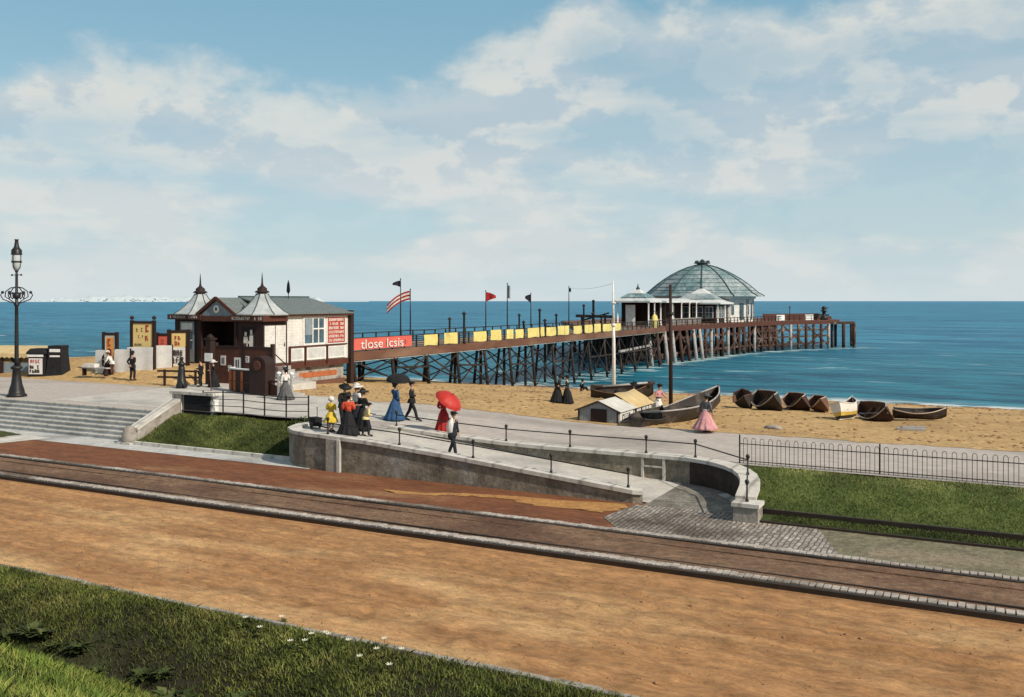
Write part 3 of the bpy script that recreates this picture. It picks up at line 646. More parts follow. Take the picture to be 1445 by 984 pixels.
# bank fence: four bars
t = thing('bar_fence', 'black iron fence of four bars at the top of the left grass bank', 'fence')
ps = [(u, 33.66, lbank(u, 33.6)) for u in lin(-34.9, -28.2, 6)]
for x, y, z in ps: MB().ext(x-.025, x+.025, y-.025, y+.025, z-.1, z+1.28).build('post', M['iron'], t)
for k in range(4): MB().tube([(x, y-.03, z+.2+k*.33) for x, y, z in ps], .019, 5).build('bar', M['iron'], t)
# hooped fence
t = thing('hooped_fence', 'thin black iron fence of hooped bars along the edge of the right lawn', 'fence')
z0 = P(0)
for x in (-8.2, -3.4, 1.4, 6.2, 11.0): MB().ext(x-.022, x+.022, 33.83, 33.875, z0-.05, z0+1.05).build('post', M['iron'], t)
for x0 in (-8.2, -3.4, 1.4, 6.2):
    hb = MB(); k = 0
    while x0+.13+k*.3 < x0+4.75:
        x = x0+.14+k*.3; 
        hb.tube([(x,33.85,z0),(x,33.85,z0+.86)]+[(x+.07-.07*math.cos(q), 33.85, z0+.86+.085*math.sin(q)) for q in lin(.4, PI-.4, 5)]+[(x+.14,33.85,z0+.86),(x+.14,33.85,z0)], .0095, 4); k += 1
    hb.build('hooped_bars', M['iron'], t)
    MB().bar((x0,33.85,z0+.72),(x0+4.8,33.85,z0+.72),.022,.03).build('rail', M['iron'], t)
    MB().bar((x0,33.85,z0+.1),(x0+4.8,33.85,z0+.1),.022,.03).build('rail', M['iron'], t)
# low wall with black board, and stair cheek
t = thing('board_wall', 'low whitewashed wall with a square black board at the head of the grass bank', 'wall')
MB().ext(-37.0, -36.35, 33.6, 34.2, -.5, .78).build('pier', M['coping'], t)
MB().ext(-37.1, -34.1, 33.52, 34.28, .79, .93).build('coping', M['coping'], t)
MB().ext(-36.34, -34.3, 33.72, 34.1, -.5, .785).build('wall_face', M['cream'], t)
MB().ext(-36.2, -34.45, 33.63, 33.715, -.42, .76).build('black_board', M['black'], t)
t = thing('stair_cheek', 'sloping pale stone cheek wall closing the right end of the steps', 'wall')
b = MB(); b.add([(x, y, z) for x in (-36.95, -36.45) for y, z in ((31.0,RZ),(31.0,-.72),(33.6,.42),(33.6,RZ))], [(0,1,2,3),(7,6,5,4),(0,4,5,1),(1,5,6,2),(2,6,7,3),(3,7,4,0)])
b.build('wall_face', M['stonewall'], t)
b = MB(); b.add([(x, y, z) for x in (-37.02, -36.38) for y, z in ((30.95,-.72),(30.95,-.6),(33.58,.56),(33.58,.43))], [(0,1,2,3),(7,6,5,4),(0,4,5,1),(1,5,6,2),(2,6,7,3),(3,7,4,0)])
b.build('coping', M['coping'], t)
MB().lathe([(.36,0),(.36,.5),(.3,.62),(.28,.74),(.16,.86),(.02,.9)], 14, (-36.7,30.75,RZ+.02)).build('scroll_block', M['stonewall'], t)
MB().ext(-37.15,-36.25,30.35,31.1,RZ,RZ+.16).build('plinth', M['coping'], t)
# ------------------------------------------------------------------ street lamp
t = thing('street_lamp', 'tall black ornamental lamp standard with a glazed lantern beside the steps', 'street lamp', (-49.75,33.85,0))
MB().lathe([(.55,0),(.55,.12),(.44,.2),(.42,.35),(.30,.75),(.24,1.2),(.22,1.55),(.33,1.62),(.33,1.7),(.2,1.8)], 8).build('base', M['iron'], t)
MB().lathe([(.135,1.8),(.12,2.2),(.10,4.5),(.095,5.2),(.15,5.25),(.15,5.32),(.085,5.4),(.075,7.0),(.06,7.2)], 10).build('pole', M['iron'], t)
b = MB()
for k in range(4):
    a = k*PI/2 + .5
    dx, dy = math.cos(a), math.sin(a)
    b.tube([(dx*r, dy*r, z) for r, z in ((.08,6.3),(.35,6.25),(.62,6.05),(.66,5.75),(.45,5.62),(.32,5.78),(.42,5.92))], .032, 5)
    b.tube([(dx*r, dy*r, z) for r, z in ((.08,5.35),(.4,5.45),(.78,5.6),(.92,5.85),(.8,6.0))], .03, 5)
    b.ball((dx*.8, dy*.8, 6.0), .09, 7).ball((dx*.42, dy*.42, 5.95), .07, 6)
b.lathe([(.06,5.6),(.2,5.68),(.24,5.85),(.12,6.0)], 10)
b.build('scrollwork', M['iron'], t)
MB().bar((-.4,0,7.0),(.4,0,7.0),.04).ball((-.42,0,7.0),.06,6).ball((.42,0,7.0),.06,6).build('ladder_bar', M['iron'], t)
ln = MB().lathe([(.05,7.3),(.19,7.45),(.25,7.75),(.25,8.18)], 12, cap=False).build('lantern_glass', M['lampglass'], t)
b = MB()
for k in range(4):
    a = k*PI/2+.3; b.tube([(math.cos(a)*r, math.sin(a)*r, z) for r, z in ((.07,7.2),(.24,7.42),(.275,7.75),(.275,8.2))], .016, 5)
b.lathe([(.06,7.15),(.1,7.2),(.06,7.3)], 10).lathe([(.28,7.72),(.29,7.76),(.28,7.8)], 12); b.build('lantern_frame', M['iron'], t)
MB().lathe([(.29,8.16),(.30,8.22),(.28,8.26),(.28,8.42),(.22,8.5),(.14,8.62),(.09,8.95),(.1,9.0),(.13,9.05)], 12).build('lantern_cap', M['iron'], t)
# ------------------------------------------------------------------ bollard
t = thing('iron_bollard', 'tall tapering black iron bollard on the promenade edge near the low wall', 'bollard', (-45.3,41.9,.02))
MB().lathe([(.34,0),(.34,.2),(.28,.3),(.2,1.2),(.17,1.4)], 8).build('shaft', M['iron'], t)
MB().lathe([(.16,1.4),(.24,1.45),(.24,1.55),(.12,1.65),(.09,1.75)], 10).ball((0,0,1.85), .13, 8).build('finial', M['iron'], t)
# ------------------------------------------------------------------ toll house at the pier entrance
K = thing('toll_house', 'cream and brown pier toll house with two turreted zinc roofs and slate gables', 'building', (-46.6,50.6,0))
def kb(name, m, f, parent=K, **k): b = MB(); f(b); return b.build(name, m, parent, **k)
base = kb('base_wall', M['stonewall'], lambda b: b.ext(-8.6,-.3,2.0,9.7,-1.9,.42))
kb('brick_band', M['orangebrick'], lambda b: b.ext(-.31,-.27,3.4,8.8,-.42,-.02), base)
kb('plinth', M['deck'], lambda b: b.ext(-.28,-.1,2.6,9.6,-1.9,-.72), base)
kb('floor_beam', M['brown'], lambda b: b.ext(-8.85,.06,2.45,9.9,.42,.9).ext(-2.5,.07,-.06,2.44,.3,.9).ext(-8.85,-6,-.06,2.44,.3,.9).ext(-6,-2.5,.1,2.4,.3,.88))
kb('under_structure', M['dkwood'], lambda b: b.ext(-2.4,-.1,.1,2.4,-1.2,.3).ext(-8.7,-6.1,.1,2.4,-.2,.3))
kb('wall', M['cream'], lambda b: b.ext(-8.8,0,2.5,9.9,.9,4.5))
tw = kb('tower_wall', M['cream'], lambda b: b.ext(-2.4,-.02,0,2.5,.9,4.4))
kb('front_panel', M['dkwood'], lambda b: b.ext(-2.45,.03,-.05,0,.9,4.4).ext(-.02,.03,-.04,.14,.9,4.3).ext(-.02,.035,2.42,2.56,.9,4.3).ext(-.02,.04,.1,2.44,3.72,4.05), tw)
d1 = kb('door', M['cream'], lambda b: b.ext(-.02,.05,.16,1.25,.95,3.7).ext(.05,.075,.3,1.1,1.2,2.1).ext(.05,.075,.3,1.1,2.3,3.5))
d2 = kb('door', M['cream'], lambda b: b.ext(-.02,.05,1.31,2.40,.95,3.7).ext(.05,.075,1.45,2.25,1.2,2.1).ext(.05,.075,1.45,2.25,2.3,3.5))
kb('handle', M['iron'], lambda b: b.ext(.075,.11,2.2,2.26,2.15,2.4), d2)
kb('hinge_line', M['dkwood'], lambda b: b.ext(-.02,.055,1.25,1.31,.95,3.7), d1)
po = kb('figure_poster', M['black'], lambda b: b.ext(-1.9,-.7,-.075,-.05,1.7,3.6))
kb('poster_figures', M['wcloth'], lambda b: b.ext(-1.75,-1.35,-.085,-.075,1.9,2.9).ext(-1.65,-1.45,-.085,-.075,2.95,3.25).ext(-1.2,-.85,-.085,-.075,1.8,3.0).ext(-1.12,-.92,-.085,-.075,3.05,3.4).ext(-1.4,-1.1,-.087,-.075,2.4,2.6), po)
lt = kb('tower_wall', M['dkwood'], lambda b: b.ext(-8.8,-6.1,0,2.5,.7,4.5))
dd = kb('glazed_door', M['blgrey'], lambda b: b.ext(-8.2,-6.75,-.06,-.005,.75,3.95))
kb('pane', M['white'], lambda b: b.ext(-8.05,-6.9,-.08,-.06,3.35,3.85), dd)
kb('pane', M['glass'], lambda b: b.ext(-8.05,-6.9,-.075,-.06,1.9,3.2), dd)
kb('glazing_bar', M['white'], lambda b: b.ext(-7.55,-7.45,-.085,-.075,1.9,3.2).ext(-8.05,-6.9,-.084,-.075,2.5,2.58), dd)
kb('porch_back', M['dkwood'], lambda b: b.ext(-6.1,-2.4,2.38,2.48,.9,4.5))
wn = kb('window_frame', M['teal'], lambda b: b.ext(-5.0,-2.7,2.28,2.37,1.75,4.0))
kb('pane', M['glass'], lambda b: b.ext(-4.9,-4.05,2.26,2.28,2.1,3.9).ext(-3.95,-3.35,2.26,2.28,2.1,3.9).ext(-3.25,-2.8,2.26,2.28,2.1,3.9), wn)
kb('porch_rail', M['brown'], lambda b: b.ext(-6.1,-2.4,-.02,.06,1.9,2.05).ext(-6.1,-2.4,-.0,.04,.9,1.9))
kb('porch_post', M['dkwood'], lambda b: b.ext(-6.3,-5.95,-.12,.2,-.2,4.4)); kb('porch_post', M['dkwood'], lambda b: b.ext(-2.62,-2.42,-.12,.12,0,4.4))
kb('fascia', M['brown'], lambda b: b.ext(-9.05,.32,2.3,10.15,4.36,4.56).ext(-2.75,.35,-.38,2.29,4.02,4.44).ext(-9.2,-5.75,-.38,2.29,4.1,4.5).ext(-5.74,-2.76,-.3,-.1,4.0,4.4))
kb('fascia_lettering', M['cream'], lambda b: b.marks(-2.6,.3,4.08,4.4,1,-.382,.7).marks(-8.9,-6.0,4.15,4.46,1,-.382,.6))
# side window, sign and balustrade
wn = kb('window_frame', M['white'], lambda b: b.ext(-.02,.07,4.35,6.9,2.1,2.25).ext(-.02,.07,4.35,6.9,4.15,4.3).ext(-.02,.07,4.35,4.5,2.25,4.15).ext(-.02,.07,6.8,6.9,2.25,4.15).ext(-.02,.07,5.42,5.52,2.25,4.15).ext(-.02,.07,6.1,6.2,2.25,4.15).ext(-.02,.065,5.52,6.8,3.3,3.4))
kb('pane', M['glass'], lambda b: b.ext(-.02,.025,4.5,6.8,2.25,4.15), wn)
kb('blind', M['blgrey'], lambda b: b.ext(.026,.034,4.62,5.4,2.9,4.12), wn)
sg = kb('sign_board', M['white'], lambda b: b.ext(-.02,.06,7.2,9.5,2.1,4.32))
sr = MB().ext(-1.08,1.08,-.012,0,-1.02,1.02); 
o = sr.build('sign_face', M['red'], sg, (.062,8.35,3.2), PI/2)
o = MB().marks(-.95,1.0,-.98,.98,6,-.013,.62,.62).build('lettering', M['white'], sg, (.062,8.35,3.2), PI/2)
kb('balcony_rail', M['brown'], lambda b: b.ext(-.02,.2,2.75,9.6,2.0,2.1).ext(.02,.18,2.72,2.86,.6,2.0).ext(.02,.18,4.5,4.62,.6,2.0).ext(.02,.18,7.1,7.2,.6,2.0))
for y0, y1 in ((2.95,4.4),(4.7,7.0),(7.3,9.5)):
    bp_ = kb('balcony_panel', M['white'], lambda b: b.ext(.0,.1,y0,y1,.98,1.98))
    kb('slats', M['blgrey'], lambda b: [b.ext(.1,.112,y0+.12+k*.13,y0+.16+k*.13,1.1,1.86) for k in range(int((y1-y0-.2)/.13))], bp_)
kb('corner_post', M['dkwood'], lambda b: b.ext(-.15,.3,9.92,10.32,-2,4.75))
def roof_gable(b, x0, x1, y0, y1, ze, zr, th=.1):
    xm = (x0+x1)/2
    for s in ((x0,ze,xm,zr),(xm,zr,x1,ze)):
        a,z_a,c,z_c = s
        b.add([(a,y0,z_a),(c,y0,z_c),(c,y1,z_c),(a,y1,z_a),(a,y0,z_a+th),(c,y0,z_c+th),(c,y1,z_c+th),(a,y1,z_a+th)], [(0,1,2,3),(7,6,5,4),(0,4,5,1),(1,5,6,2),(2,6,7,3),(3,7,4,0)])
mr = kb('roof', M['slate'], lambda b: roof_gable(b,-9.2,.42,2.2,10.2,4.5,5.72))
kb('ridge', M['domerib'], lambda b: b.ext(-4.5,-4.28,2.2,10.25,5.8,5.9), mr)
kb('gable_wall', M['cream'], lambda b: b.add([(-8.7,9.85,4.5),(-.1,9.85,4.5),(-4.4,9.85,5.65)],[(0,1,2)]))
g = kb('porch_gable', M['blgrey'], lambda b: b.add([(-6.1,-.15,4.38),(-2.55,-.15,4.38),(-4.33,-.15,5.55)],[(0,1,2)]))
kb('gable_ornament', M['white'], lambda b: b.lathe([(.16,0),(.3,0),(.3,.06),(.16,.06)],14,(0,0,0)), g).matrix_local = Matrix.Translation((-4.33,-.16,4.9)) @ Matrix.Rotation(PI/2,4,'X')
kb('gable_rose', M['dkwood'], lambda b: b.ball((-4.33,-.18,4.9),.15,10,(1,.4,1.3)), g)
kb('porch_roof', M['slate'], lambda b: roof_gable(b,-6.35,-2.3,-.2,3.6,4.38,5.68,.08))
kb('bargeboard', M['brown'], lambda b: (b.bar((-6.45,-.28,4.36),(-4.33,-.28,5.74),.12,.22), b.bar((-2.2,-.28,4.36),(-4.33,-.28,5.74),.121,.22)))
def turret(x, y, s=1):
    r = kb('turret_roof', M['zinc'], lambda b: b.lathe([(2.0*s,4.46),(2.03*s,4.54),(1.62*s,4.76),(1.1*s,5.2),(.66*s,5.68),(.42*s,6.05)], 8, (x,y,0), False, PI/8))
    kb('hip_roll', M['domerib'], lambda b: [b.tube([(x+math.cos(PI/8+k*PI/4)*q*s*1.01, y+math.sin(PI/8+k*PI/4)*q*s*1.01, z+.01) for q, z in ((2.03,4.54),(1.62,4.76),(1.1,5.2),(.66,5.68),(.42,6.05))], .035, 5) for k in range(8)], r)
    kb('finial', M['dkwood'], lambda b: b.lathe([(.34,6.0),(.36,6.1),(.56,6.14),(.5,6.22),(.34,6.3),(.36,6.42),(.25,6.52),(.12,6.62),(.07,6.8),(.055,7.1),(.015,7.6)], 10, (x,y,0)), r)
turret(-1.2, 1.25); turret(-7.4, 1.2)
st = kb('door_steps', M['grey'], lambda b: [b.ext(.1+.38*k,.5+.38*k,.9,2.45,-1.0,.72-.27*k) for k in range(4)])
kb('step_rail', M['dkwood'], lambda b: (b.bar((.15,.85,.9),(.15,.85,1.9),.08), b.bar((1.55,.85,-.4),(1.55,.85,.85),.08), b.bar((.15,.85,1.8),(1.6,.85,.8),.06)))
fp = kb('flagpole', M['iron'], lambda b: b.tube([(-3.9,7.2,5.7),(-3.9,7.2,7.2)], .03, 6))
kb('furled_flag', M['black'], lambda b: b.loft([[(-3.9+a*w_, 7.2+c*w_, z) for a, c in ((-1,-.4),(1,-.5),(.8,.6),(-.8,.4))] for z, w_ in ((6.1,.05),(6.3,.15),(6.7,.12),(6.95,.09),(7.1,.03))]), fp)
# ------------------------------------------------------------------ entrance hoarding and turnstiles
t = thing('entrance_hoarding', 'tall dark brown hoarding with small white posters shielding the toll house entrance', 'hoarding', (-46.3,45.6,.02))
MB().ext(.3,5.1,-.06,.06,0,2.35).build('board_panel', M['brown'], t)
MB().ext(.25,5.15,-.09,.09,2.35,2.5).build('cap_rail', M['dkwood'], t)
for x in (.2, 2.7, 5.15): MB().ext(x-.1,x+.1,-.11,.11,0,2.7).build('post', M['dkwood'], t)
for x, z, w_, h_ in ((1.9,.75,.6,1.0),(3.6,.95,.42,.8),(4.2,.7,.72,.9),(.7,1.2,.45,.65)):
    p = MB().ext(x,x+w_,-.085,-.062,z,z+h_).build('poster', M['canvas'], t); MB().ext(x+w_*.25,x+w_*.42,-.095,-.086,z+.12,z+h_-.15).ext(x+w_*.58,x+w_*.72,-.095,-.086,z+.1,z+h_-.12).build('poster_figure', M['letter'], p)
for x, z in ((1.35,.8),(2.9,1.45)):
    p = MB().ext(x,x+.3,-.075,-.061,z,z+.42).build('poster', M['canvas'], t); MB().marks(x+.03,x+.28,z+.04,z+.38,3,-.0755,.55,.6).build('lettering', M['letter'], p)
t = thing('gate_post', 'thick dark timber post of the entrance gate left of the hoarding', 'post', (-45.6,44.6,.05))
MB().ext(-.22,.22,-.22,.22,-.3,2.9).build('post_shaft', M['dkwood'], t); MB().ext(-.3,.3,-.3,.3,2.9,3.02).lathe([(.3,3.02),(.2,3.15),(.02,3.3)],4,rot=PI/4).build('post_cap', M['dkwood'], t)
t = thing('timber_rail', 'low dark timber rail on the sand between bollard and gate post', 'rail', (-47.3,43.5,.25), .3)
for x in (-1.0, 1.2): MB().ext(x-.06,x+.06,-.06,.06,-.4,.75).build('post', M['dkwood'], t)
for z in (.25,.65): MB().ext(-1.5,1.5,-.05,.05,z-.06,z+.06).build('rail', M['dkwood'], t)
t = thing('turnstile_counter', 'curved dark brown counter with pale top and slatted front before the toll house', 'counter', (-41.6,41.6,.02))
def arc(r0): return [(3.2 - 3.0*math.cos(a)*1.05, .9 - r0*math.sin(a)) for a in lin(.05, PI*.55, 12)]
pa = arc(1.15)
b = MB(); b.loft([[(x,y,0),(x,y,1.35),(x+.03,y+.12,1.35),(x+.03,y+.12,0)] for x, y in pa], True); b.build('front_panel', M['dkwood'], t)
b = MB(); b.loft([[(x-.05,y-.08,1.35),(x-.05,y-.08,1.42),(x+.05,y+.22,1.42),(x+.05,y+.22,1.35)] for x, y in pa], True); b.build('counter_top', M['canvas'], t)
b = MB()
for i in range(1, 11, 2):
    x, y = pa[i]; b.box((x-.01,y-.03,.66),(.2,.05,1.2), 0)
b.build('slats', M['orangebrick'], t)
MB().tube([(x-.02,y-.075,.62) for x, y in pa], .025, 5).build('foot_rail', M['deck'], t)
t = thing('turnstile_box', 'round-topped dark pay box between the counter and the white turnstile', 'pay box', (-37.9,41.1,.02))
MB().ext(-.62,.62,-.4,.4,0,1.75).build('box_body', M['dkwood'], t)
MB().loft([[(-.62*math.cos(a),y,1.75+.5*math.sin(a)) for a in lin(0,PI,12)] for y in (-.39,.39)], True).build('arched_top', M['dkwood'], t)
MB().lathe([(.2,0),(.3,0),(.3,.04),(.2,.04)],14).build('clock_ring', M['brown'], t).matrix_local = Matrix.Translation((0,-.42,1.72)) @ Matrix.Rotation(PI/2,4,'X')
MB().ext(.64,1.7,-.1,.1,.75,.86).ext(.64,1.7,-.06,.06,.02,.6).build('side_counter', M['brown'], t)
t = thing('turnstile', 'white painted turnstile gate with cross bars at the pay box', 'turnstile', (-36.0,40.9,.02))
for x in (-.45, 0, .5): MB().lathe([(.09,0),(.09,1.25),(.14,1.28),(.14,1.36),(.05,1.42)], 8, (x,0,0)).build('post', M['white'], t)
MB().bar((-.6,0,1.15),(.65,0,1.15),.08).bar((-.6,0,.62),(.65,0,.62),.08).build('rail', M['white'], t)
for a in lin(0, PI*.75, 4): MB().bar((.25-math.cos(a)*.34,-.25-math.sin(a)*.34,.85),(.25+math.cos(a)*.34,-.25+math.sin(a)*.34,.85),.05).build('arm', M['white'], t)
t = thing('notice_pole', 'slim leaning pole with a small white square notice beside the counter', 'sign', (-42.15,41.3,.02))
MB().tube([(0,0,0),(-.22,.05,1.9)], .03, 6).build('pole', M['deck'], t); MB().box((-.23,0,2.05),(.62,.04,.5)).build('notice', M['white'], t)
# ------------------------------------------------------------------ advertising boards and windbreak screens
def board(name, label, loc, rz, w_, z0, z1, face, inner, knobs, rows, seed):
    random.seed(seed); t = thing(name, label, 'sign', loc, rz)
    for s in (-1, 1):
        MB().ext(s*(w_/2+.1)-.11, s*(w_/2+.1)+.11, -.09, .09, -.3, z1+.12).build('post', M['dkwood'], t)
        if knobs: MB().ball((s*(w_/2+.1),0,z1+.3), .15, 8).build('knob', M['dkwood'], t)
    MB().ext(-w_/2,w_/2,-.08,.08,z1-.12,z1+.06).ext(-w_/2,w_/2,-.08,.08,z0-.12,z0).build('frame', M['dkwood'], t)
    f = MB().ext(-w_/2+.03,w_/2-.03,-.04,.04,z0,z1-.12).build('sign_face', M[face], t)
    if inner: MB().ext(-w_/2+.14,w_/2-.14,-.05,-.04,z0+.14,z1-.26).build('inner_panel', M[inner], t)
    y = -.052 if inner else -.042
    zt = z1-.2
    if rows == 4:
        MB().marks(-w_*.32,w_*.06,z0+(z1-z0)*.55,zt-.1,1,y,.5).marks(-w_*.30,w_*.06,z0+.35*(z1-z0),z0+.5*(z1-z0),1,y,.7).marks(-w_*.4,w_*.1,z0+.06*(z1-z0),z0+.17*(z1-z0),1,y,.8).build('lettering', M['letter'], t)
        MB().marks(w_*.14,w_*.42,z0+.55*(z1-z0),zt,1,y,.7,.9,.22).marks(w_*.12,w_*.42,z0+.2*(z1-z0),z0+.5*(z1-z0),1,y,.6,.9,.2).build('red_lettering', M['red'], t)
    else:
        MB().marks(-w_*.22,w_*.25,z0+.12*(z1-z0),zt-.15,rows,y,.7,.8,.25).build('lettering', M['red'], t)
    return t
board('poster_board', 'tall yellow poster board in a dark frame with ball-topped posts', (-54.0,46.4,.65), .15, 1.75, 1.5, 3.35, 'poster', None, True, 4, 3)
board('small_poster_board', 'narrow orange poster in a dark frame, lowest and leftmost of the boards', (-56.3,45.5,.5), .15, .95, .7, 2.65, 'canvas', 'orange', False, 2, 5)
board('red_poster', 'small red lettered poster between the tall board and the toll house', (-53.3,47.6,.75), .4, .75, 1.25, 2.35, 'coral', None, False, 3, 8)
board('yellow_poster', 'wide yellow poster with red lettering beside the toll house turret', (-52.75,48.5,.8), .4, 1.25, 1.25, 2.5, 'poster', None, False, 2, 12)
def screen(label, x, y, z, rz, w_, h_, art=False):
    t = thing('canvas_screen', label, 'screen', (x,y,z), rz, 'white canvas screens at the pier entrance')
    b = MB(); b.loft([[(xx, .03*math.sin(xx*5), -.15), (xx, .04*math.sin(xx*4+1), h_*.5), (xx, .02*math.sin(xx*6), h_)] for xx in lin(-w_/2, w_/2, 9)], False, True); b.build('canvas', M['canvas'], t)
    for s in (-1, 1): MB().ext(s*w_/2-.04, s*w_/2+.04, .04, .12, -.3, h_+.05).build('post', M['dkwood'], t)
    if art: random.seed(4); MB().marks(-w_*.42,w_*.42,.2,h_-.15,2,-.06,.8,.5,.2).build('lettering', M['letter'], t)
screen('wide plain white canvas screen below the tall yellow poster board', -53.95,46.1,.66,.25, 2.1, 1.55)
screen('narrow plain white canvas screen next to the lettered one', -52.7,47.0,.72,.5, 1.35, 1.6)
screen('small white canvas screen scrawled with dark lettering beside the turret door', -52.35,48.0,.75,.5, 1.2, 1.4, True)
screen('white canvas screen behind the dark standing man, right of the vendors', -55.2,45.6,.55,.2, 1.3, 1.5)
screen('torn white canvas screen at the outer end of the row, left of the vendors', -56.9,45.3,.42,.1, 1.3, 1.55)
t = thing('wooden_bench', 'low wooden bench with white cloth on the sand by the vendors', 'bench', (-56.0,44.0,.33), .1)
MB().ext(-1.2,1.2,-.2,.2,.42,.5).build('seat', M['grey'], t)
for x in (-1,1): MB().ext(x-.05,x+.05,-.15,.15,-.1,.42).build('leg', M['dkwood'], t)
MB().box((-.4,0,.62),(1.0,.5,.25),.1).build('cloth', M['wcloth'], t)
# stalls on the left
t = thing('sandwich_kiosk', 'low black kiosk with a white bill posted on its front', 'kiosk', (-61.9,44.0,.08), .4)
MB().loft([[(-.62*k,-.6*k,z),(.62*k,-.6*k,z),(.62*k,.6*k,z),(-.62*k,.6*k,z)] for z, k in ((-.3,1.0),(1.55,.97),(1.56,1.15),(1.72,1.1),(1.95,.8))]).build('body', M['black'], t)
f = MB().ext(-.52,.5,-.64,-.6,.1,1.25).build('bill', M['canvas'], t); MB().marks(-.45,.45,.15,.75,2,-.645,.7,.8,.3).build('lettering', M['letter'], f); MB().marks(-.4,.45,.85,1.2,1,-.645,.7,.7,.2).build('red_lettering', M['red'], f)
MB().ext(-.6,.58,-.66,-.62,1.36,1.52).build('white_band', M['white'], t)
t = thing('black_kiosk', 'taller black tent-like kiosk with two white bands at its top', 'kiosk', (-60.75,44.6,.1), .4)
MB().loft([[(-.55*k,-.55*k,z),(.55*k,-.55*k,z),(.55*k,.55*k,z),(-.55*k,.55*k,z)] for z, k in ((-.3,1.25),(.4,1.06),(1.3,.92),(1.98,.88),(2.0,.95),(2.15,.9))]).build('body', M['black'], t)
MB().ext(-.36,.42,-.54,-.46,1.68,1.9).build('white_band', M['white'], t); MB().ext(-.34,.4,-.545,-.47,1.32,1.44).build('white_band', M['white'], t)
t = thing('awning_stall', 'long low beach stall under a tan awning with a scalloped valance', 'stall', (-67.3,45.0,.1), .33)
MB().loft([[(x,-1.5,1.45),(x,-.6,1.75),(x,.8,1.95),(x,1.9,1.7)] for x in lin(-4.5,3.6,14)], False, True).build('awning', M['tan'], t)
b = MB()
for k in range(20):
    x = -4.5+k*.405; b.add([(x,-1.52,1.46),(x+.4,-1.52,1.46),(x+.4,-1.54,1.2),(x+.2,-1.55,1.1),(x,-1.54,1.2)],[(0,1,2,3,4)])
b.build('valance', M['tan'], t)
for x in (-4.2,-2.6,-1.0,.6,2.0,3.4): MB().ext(x-.12,x+.12,-1.42,-1.3,-.3,1.45).build('post', M['dkwood'], t)
MB().ext(-4.4,3.5,-1.3,-1.2,-.3,.75).build('front_board', M['blgrey'], t)
MB().ext(-4.4,3.5,-.4,-.3,.75,1.6).build('back_cloth', M['tan'], t)
for x in (-3.4,-1.8,-.2,1.2,2.7):
    MB().ball((x,-.8,1.0), .22, 8, (1,.8,1.3)).build('goods', M['brown'] if x < 0 else M['letter'], t)
# ------------------------------------------------------------------ pier
random.seed(21)
ZD = 1.0; SEA = -5.5; UN, UF = -49.6, -57.6
PR = thing('pleasure_pier', 'long timber pier on braced tarred piles running out to a wide pier head', 'pier', (0,0,0))
def pb(name, m, f, parent=PR, **k): b = MB(); f(b); return b.build(name, m, parent, **k)
pb('deck', planks(mat('pier_deck_boards', (.30,.24,.19), (.2,.155,.12), 1.3, .85, .2, 9), 1, .24), lambda b: b.ext(UF+.15, UN-.15, 60.95, 150, ZD-.12, ZD))
pb('edge_beam', M['deck'], lambda b: b.ext(UN-.14, UN+.1, 60.95, 152, ZD-.62, ZD+.03).ext(UN-.1, UN+.16, 60.96, 152, ZD-.72, ZD-.58))
pb('edge_beam', M['deck'], lambda b: b.ext(UF-.1, UF+.14, 60.95, 148, ZD-.62, ZD+.03))
pb('edge_trim', M['grey'], lambda b: b.ext(UN-.06, UN+.05, 61, 152, ZD-.86, ZD-.73))
pb('joists', M['pile'], lambda b: [b.ext(UF+.2, UN-.2, v, v+.22, ZD-.6, ZD-.125) for v in lin(61.5, 149, 46)])
bents = lin(65.5, 148, 15)
def pile(p, q, w, m): pb('pile', m, lambda b: b.tube([p, q], [w, w*1.05], 7))
for i, v in enumerate(bents):
    m = M['pile']
    g = min(beach((UN), v), 0) - .8
    for u, du in ((UN-.25, .7), ((UN+UF)/2, 0), (UF+.25, -.7)):
        gg = beach(u, v) - .8; k = (ZD - gg)/7.3
        pile((u, v, ZD-.6), (u+du*k, v, gg), .17, m)
    gg = beach(UN, v); k = (ZD-gg)/7.3
    if ZD - gg > 2.4:
        zb = max(gg + .5, SEA + .9)
        pb('cross_brace', m, lambda b: (b.bar((UN-.2,v+.2,ZD-.8),(UF+.1-.4*k,v+.2,zb),.16,.1), b.bar((UF+.2,v-.2,ZD-.8),(UN+.4*k,v-.2,zb),.16,.1)))
    if i < 14:
        v2 = bents[i+1]; g2 = beach(UN, v2); za = max(gg+.35, SEA+.5); zb = max(g2+.35, SEA+.5); k2 = (ZD-g2)/7.3
        e1 = .7*(ZD-za)/7.3; e2 = .7*(ZD-zb)/7.3
        pb('cross_brace', m, lambda b: (b.bar((UN-.06,v,ZD-.85),(UN-.06+e2,v2,zb),.1,.13), b.bar((UN+.02,v2,ZD-.85),(UN+.02+e1,v,za),.1,.13)))
        if i % 2 or i > 8: pb('waling', m, lambda b: b.bar((UN+.15,v,(ZD+za)/2-.3),(UN+.2,v2,(ZD+zb)/2-.3),.16,.2))
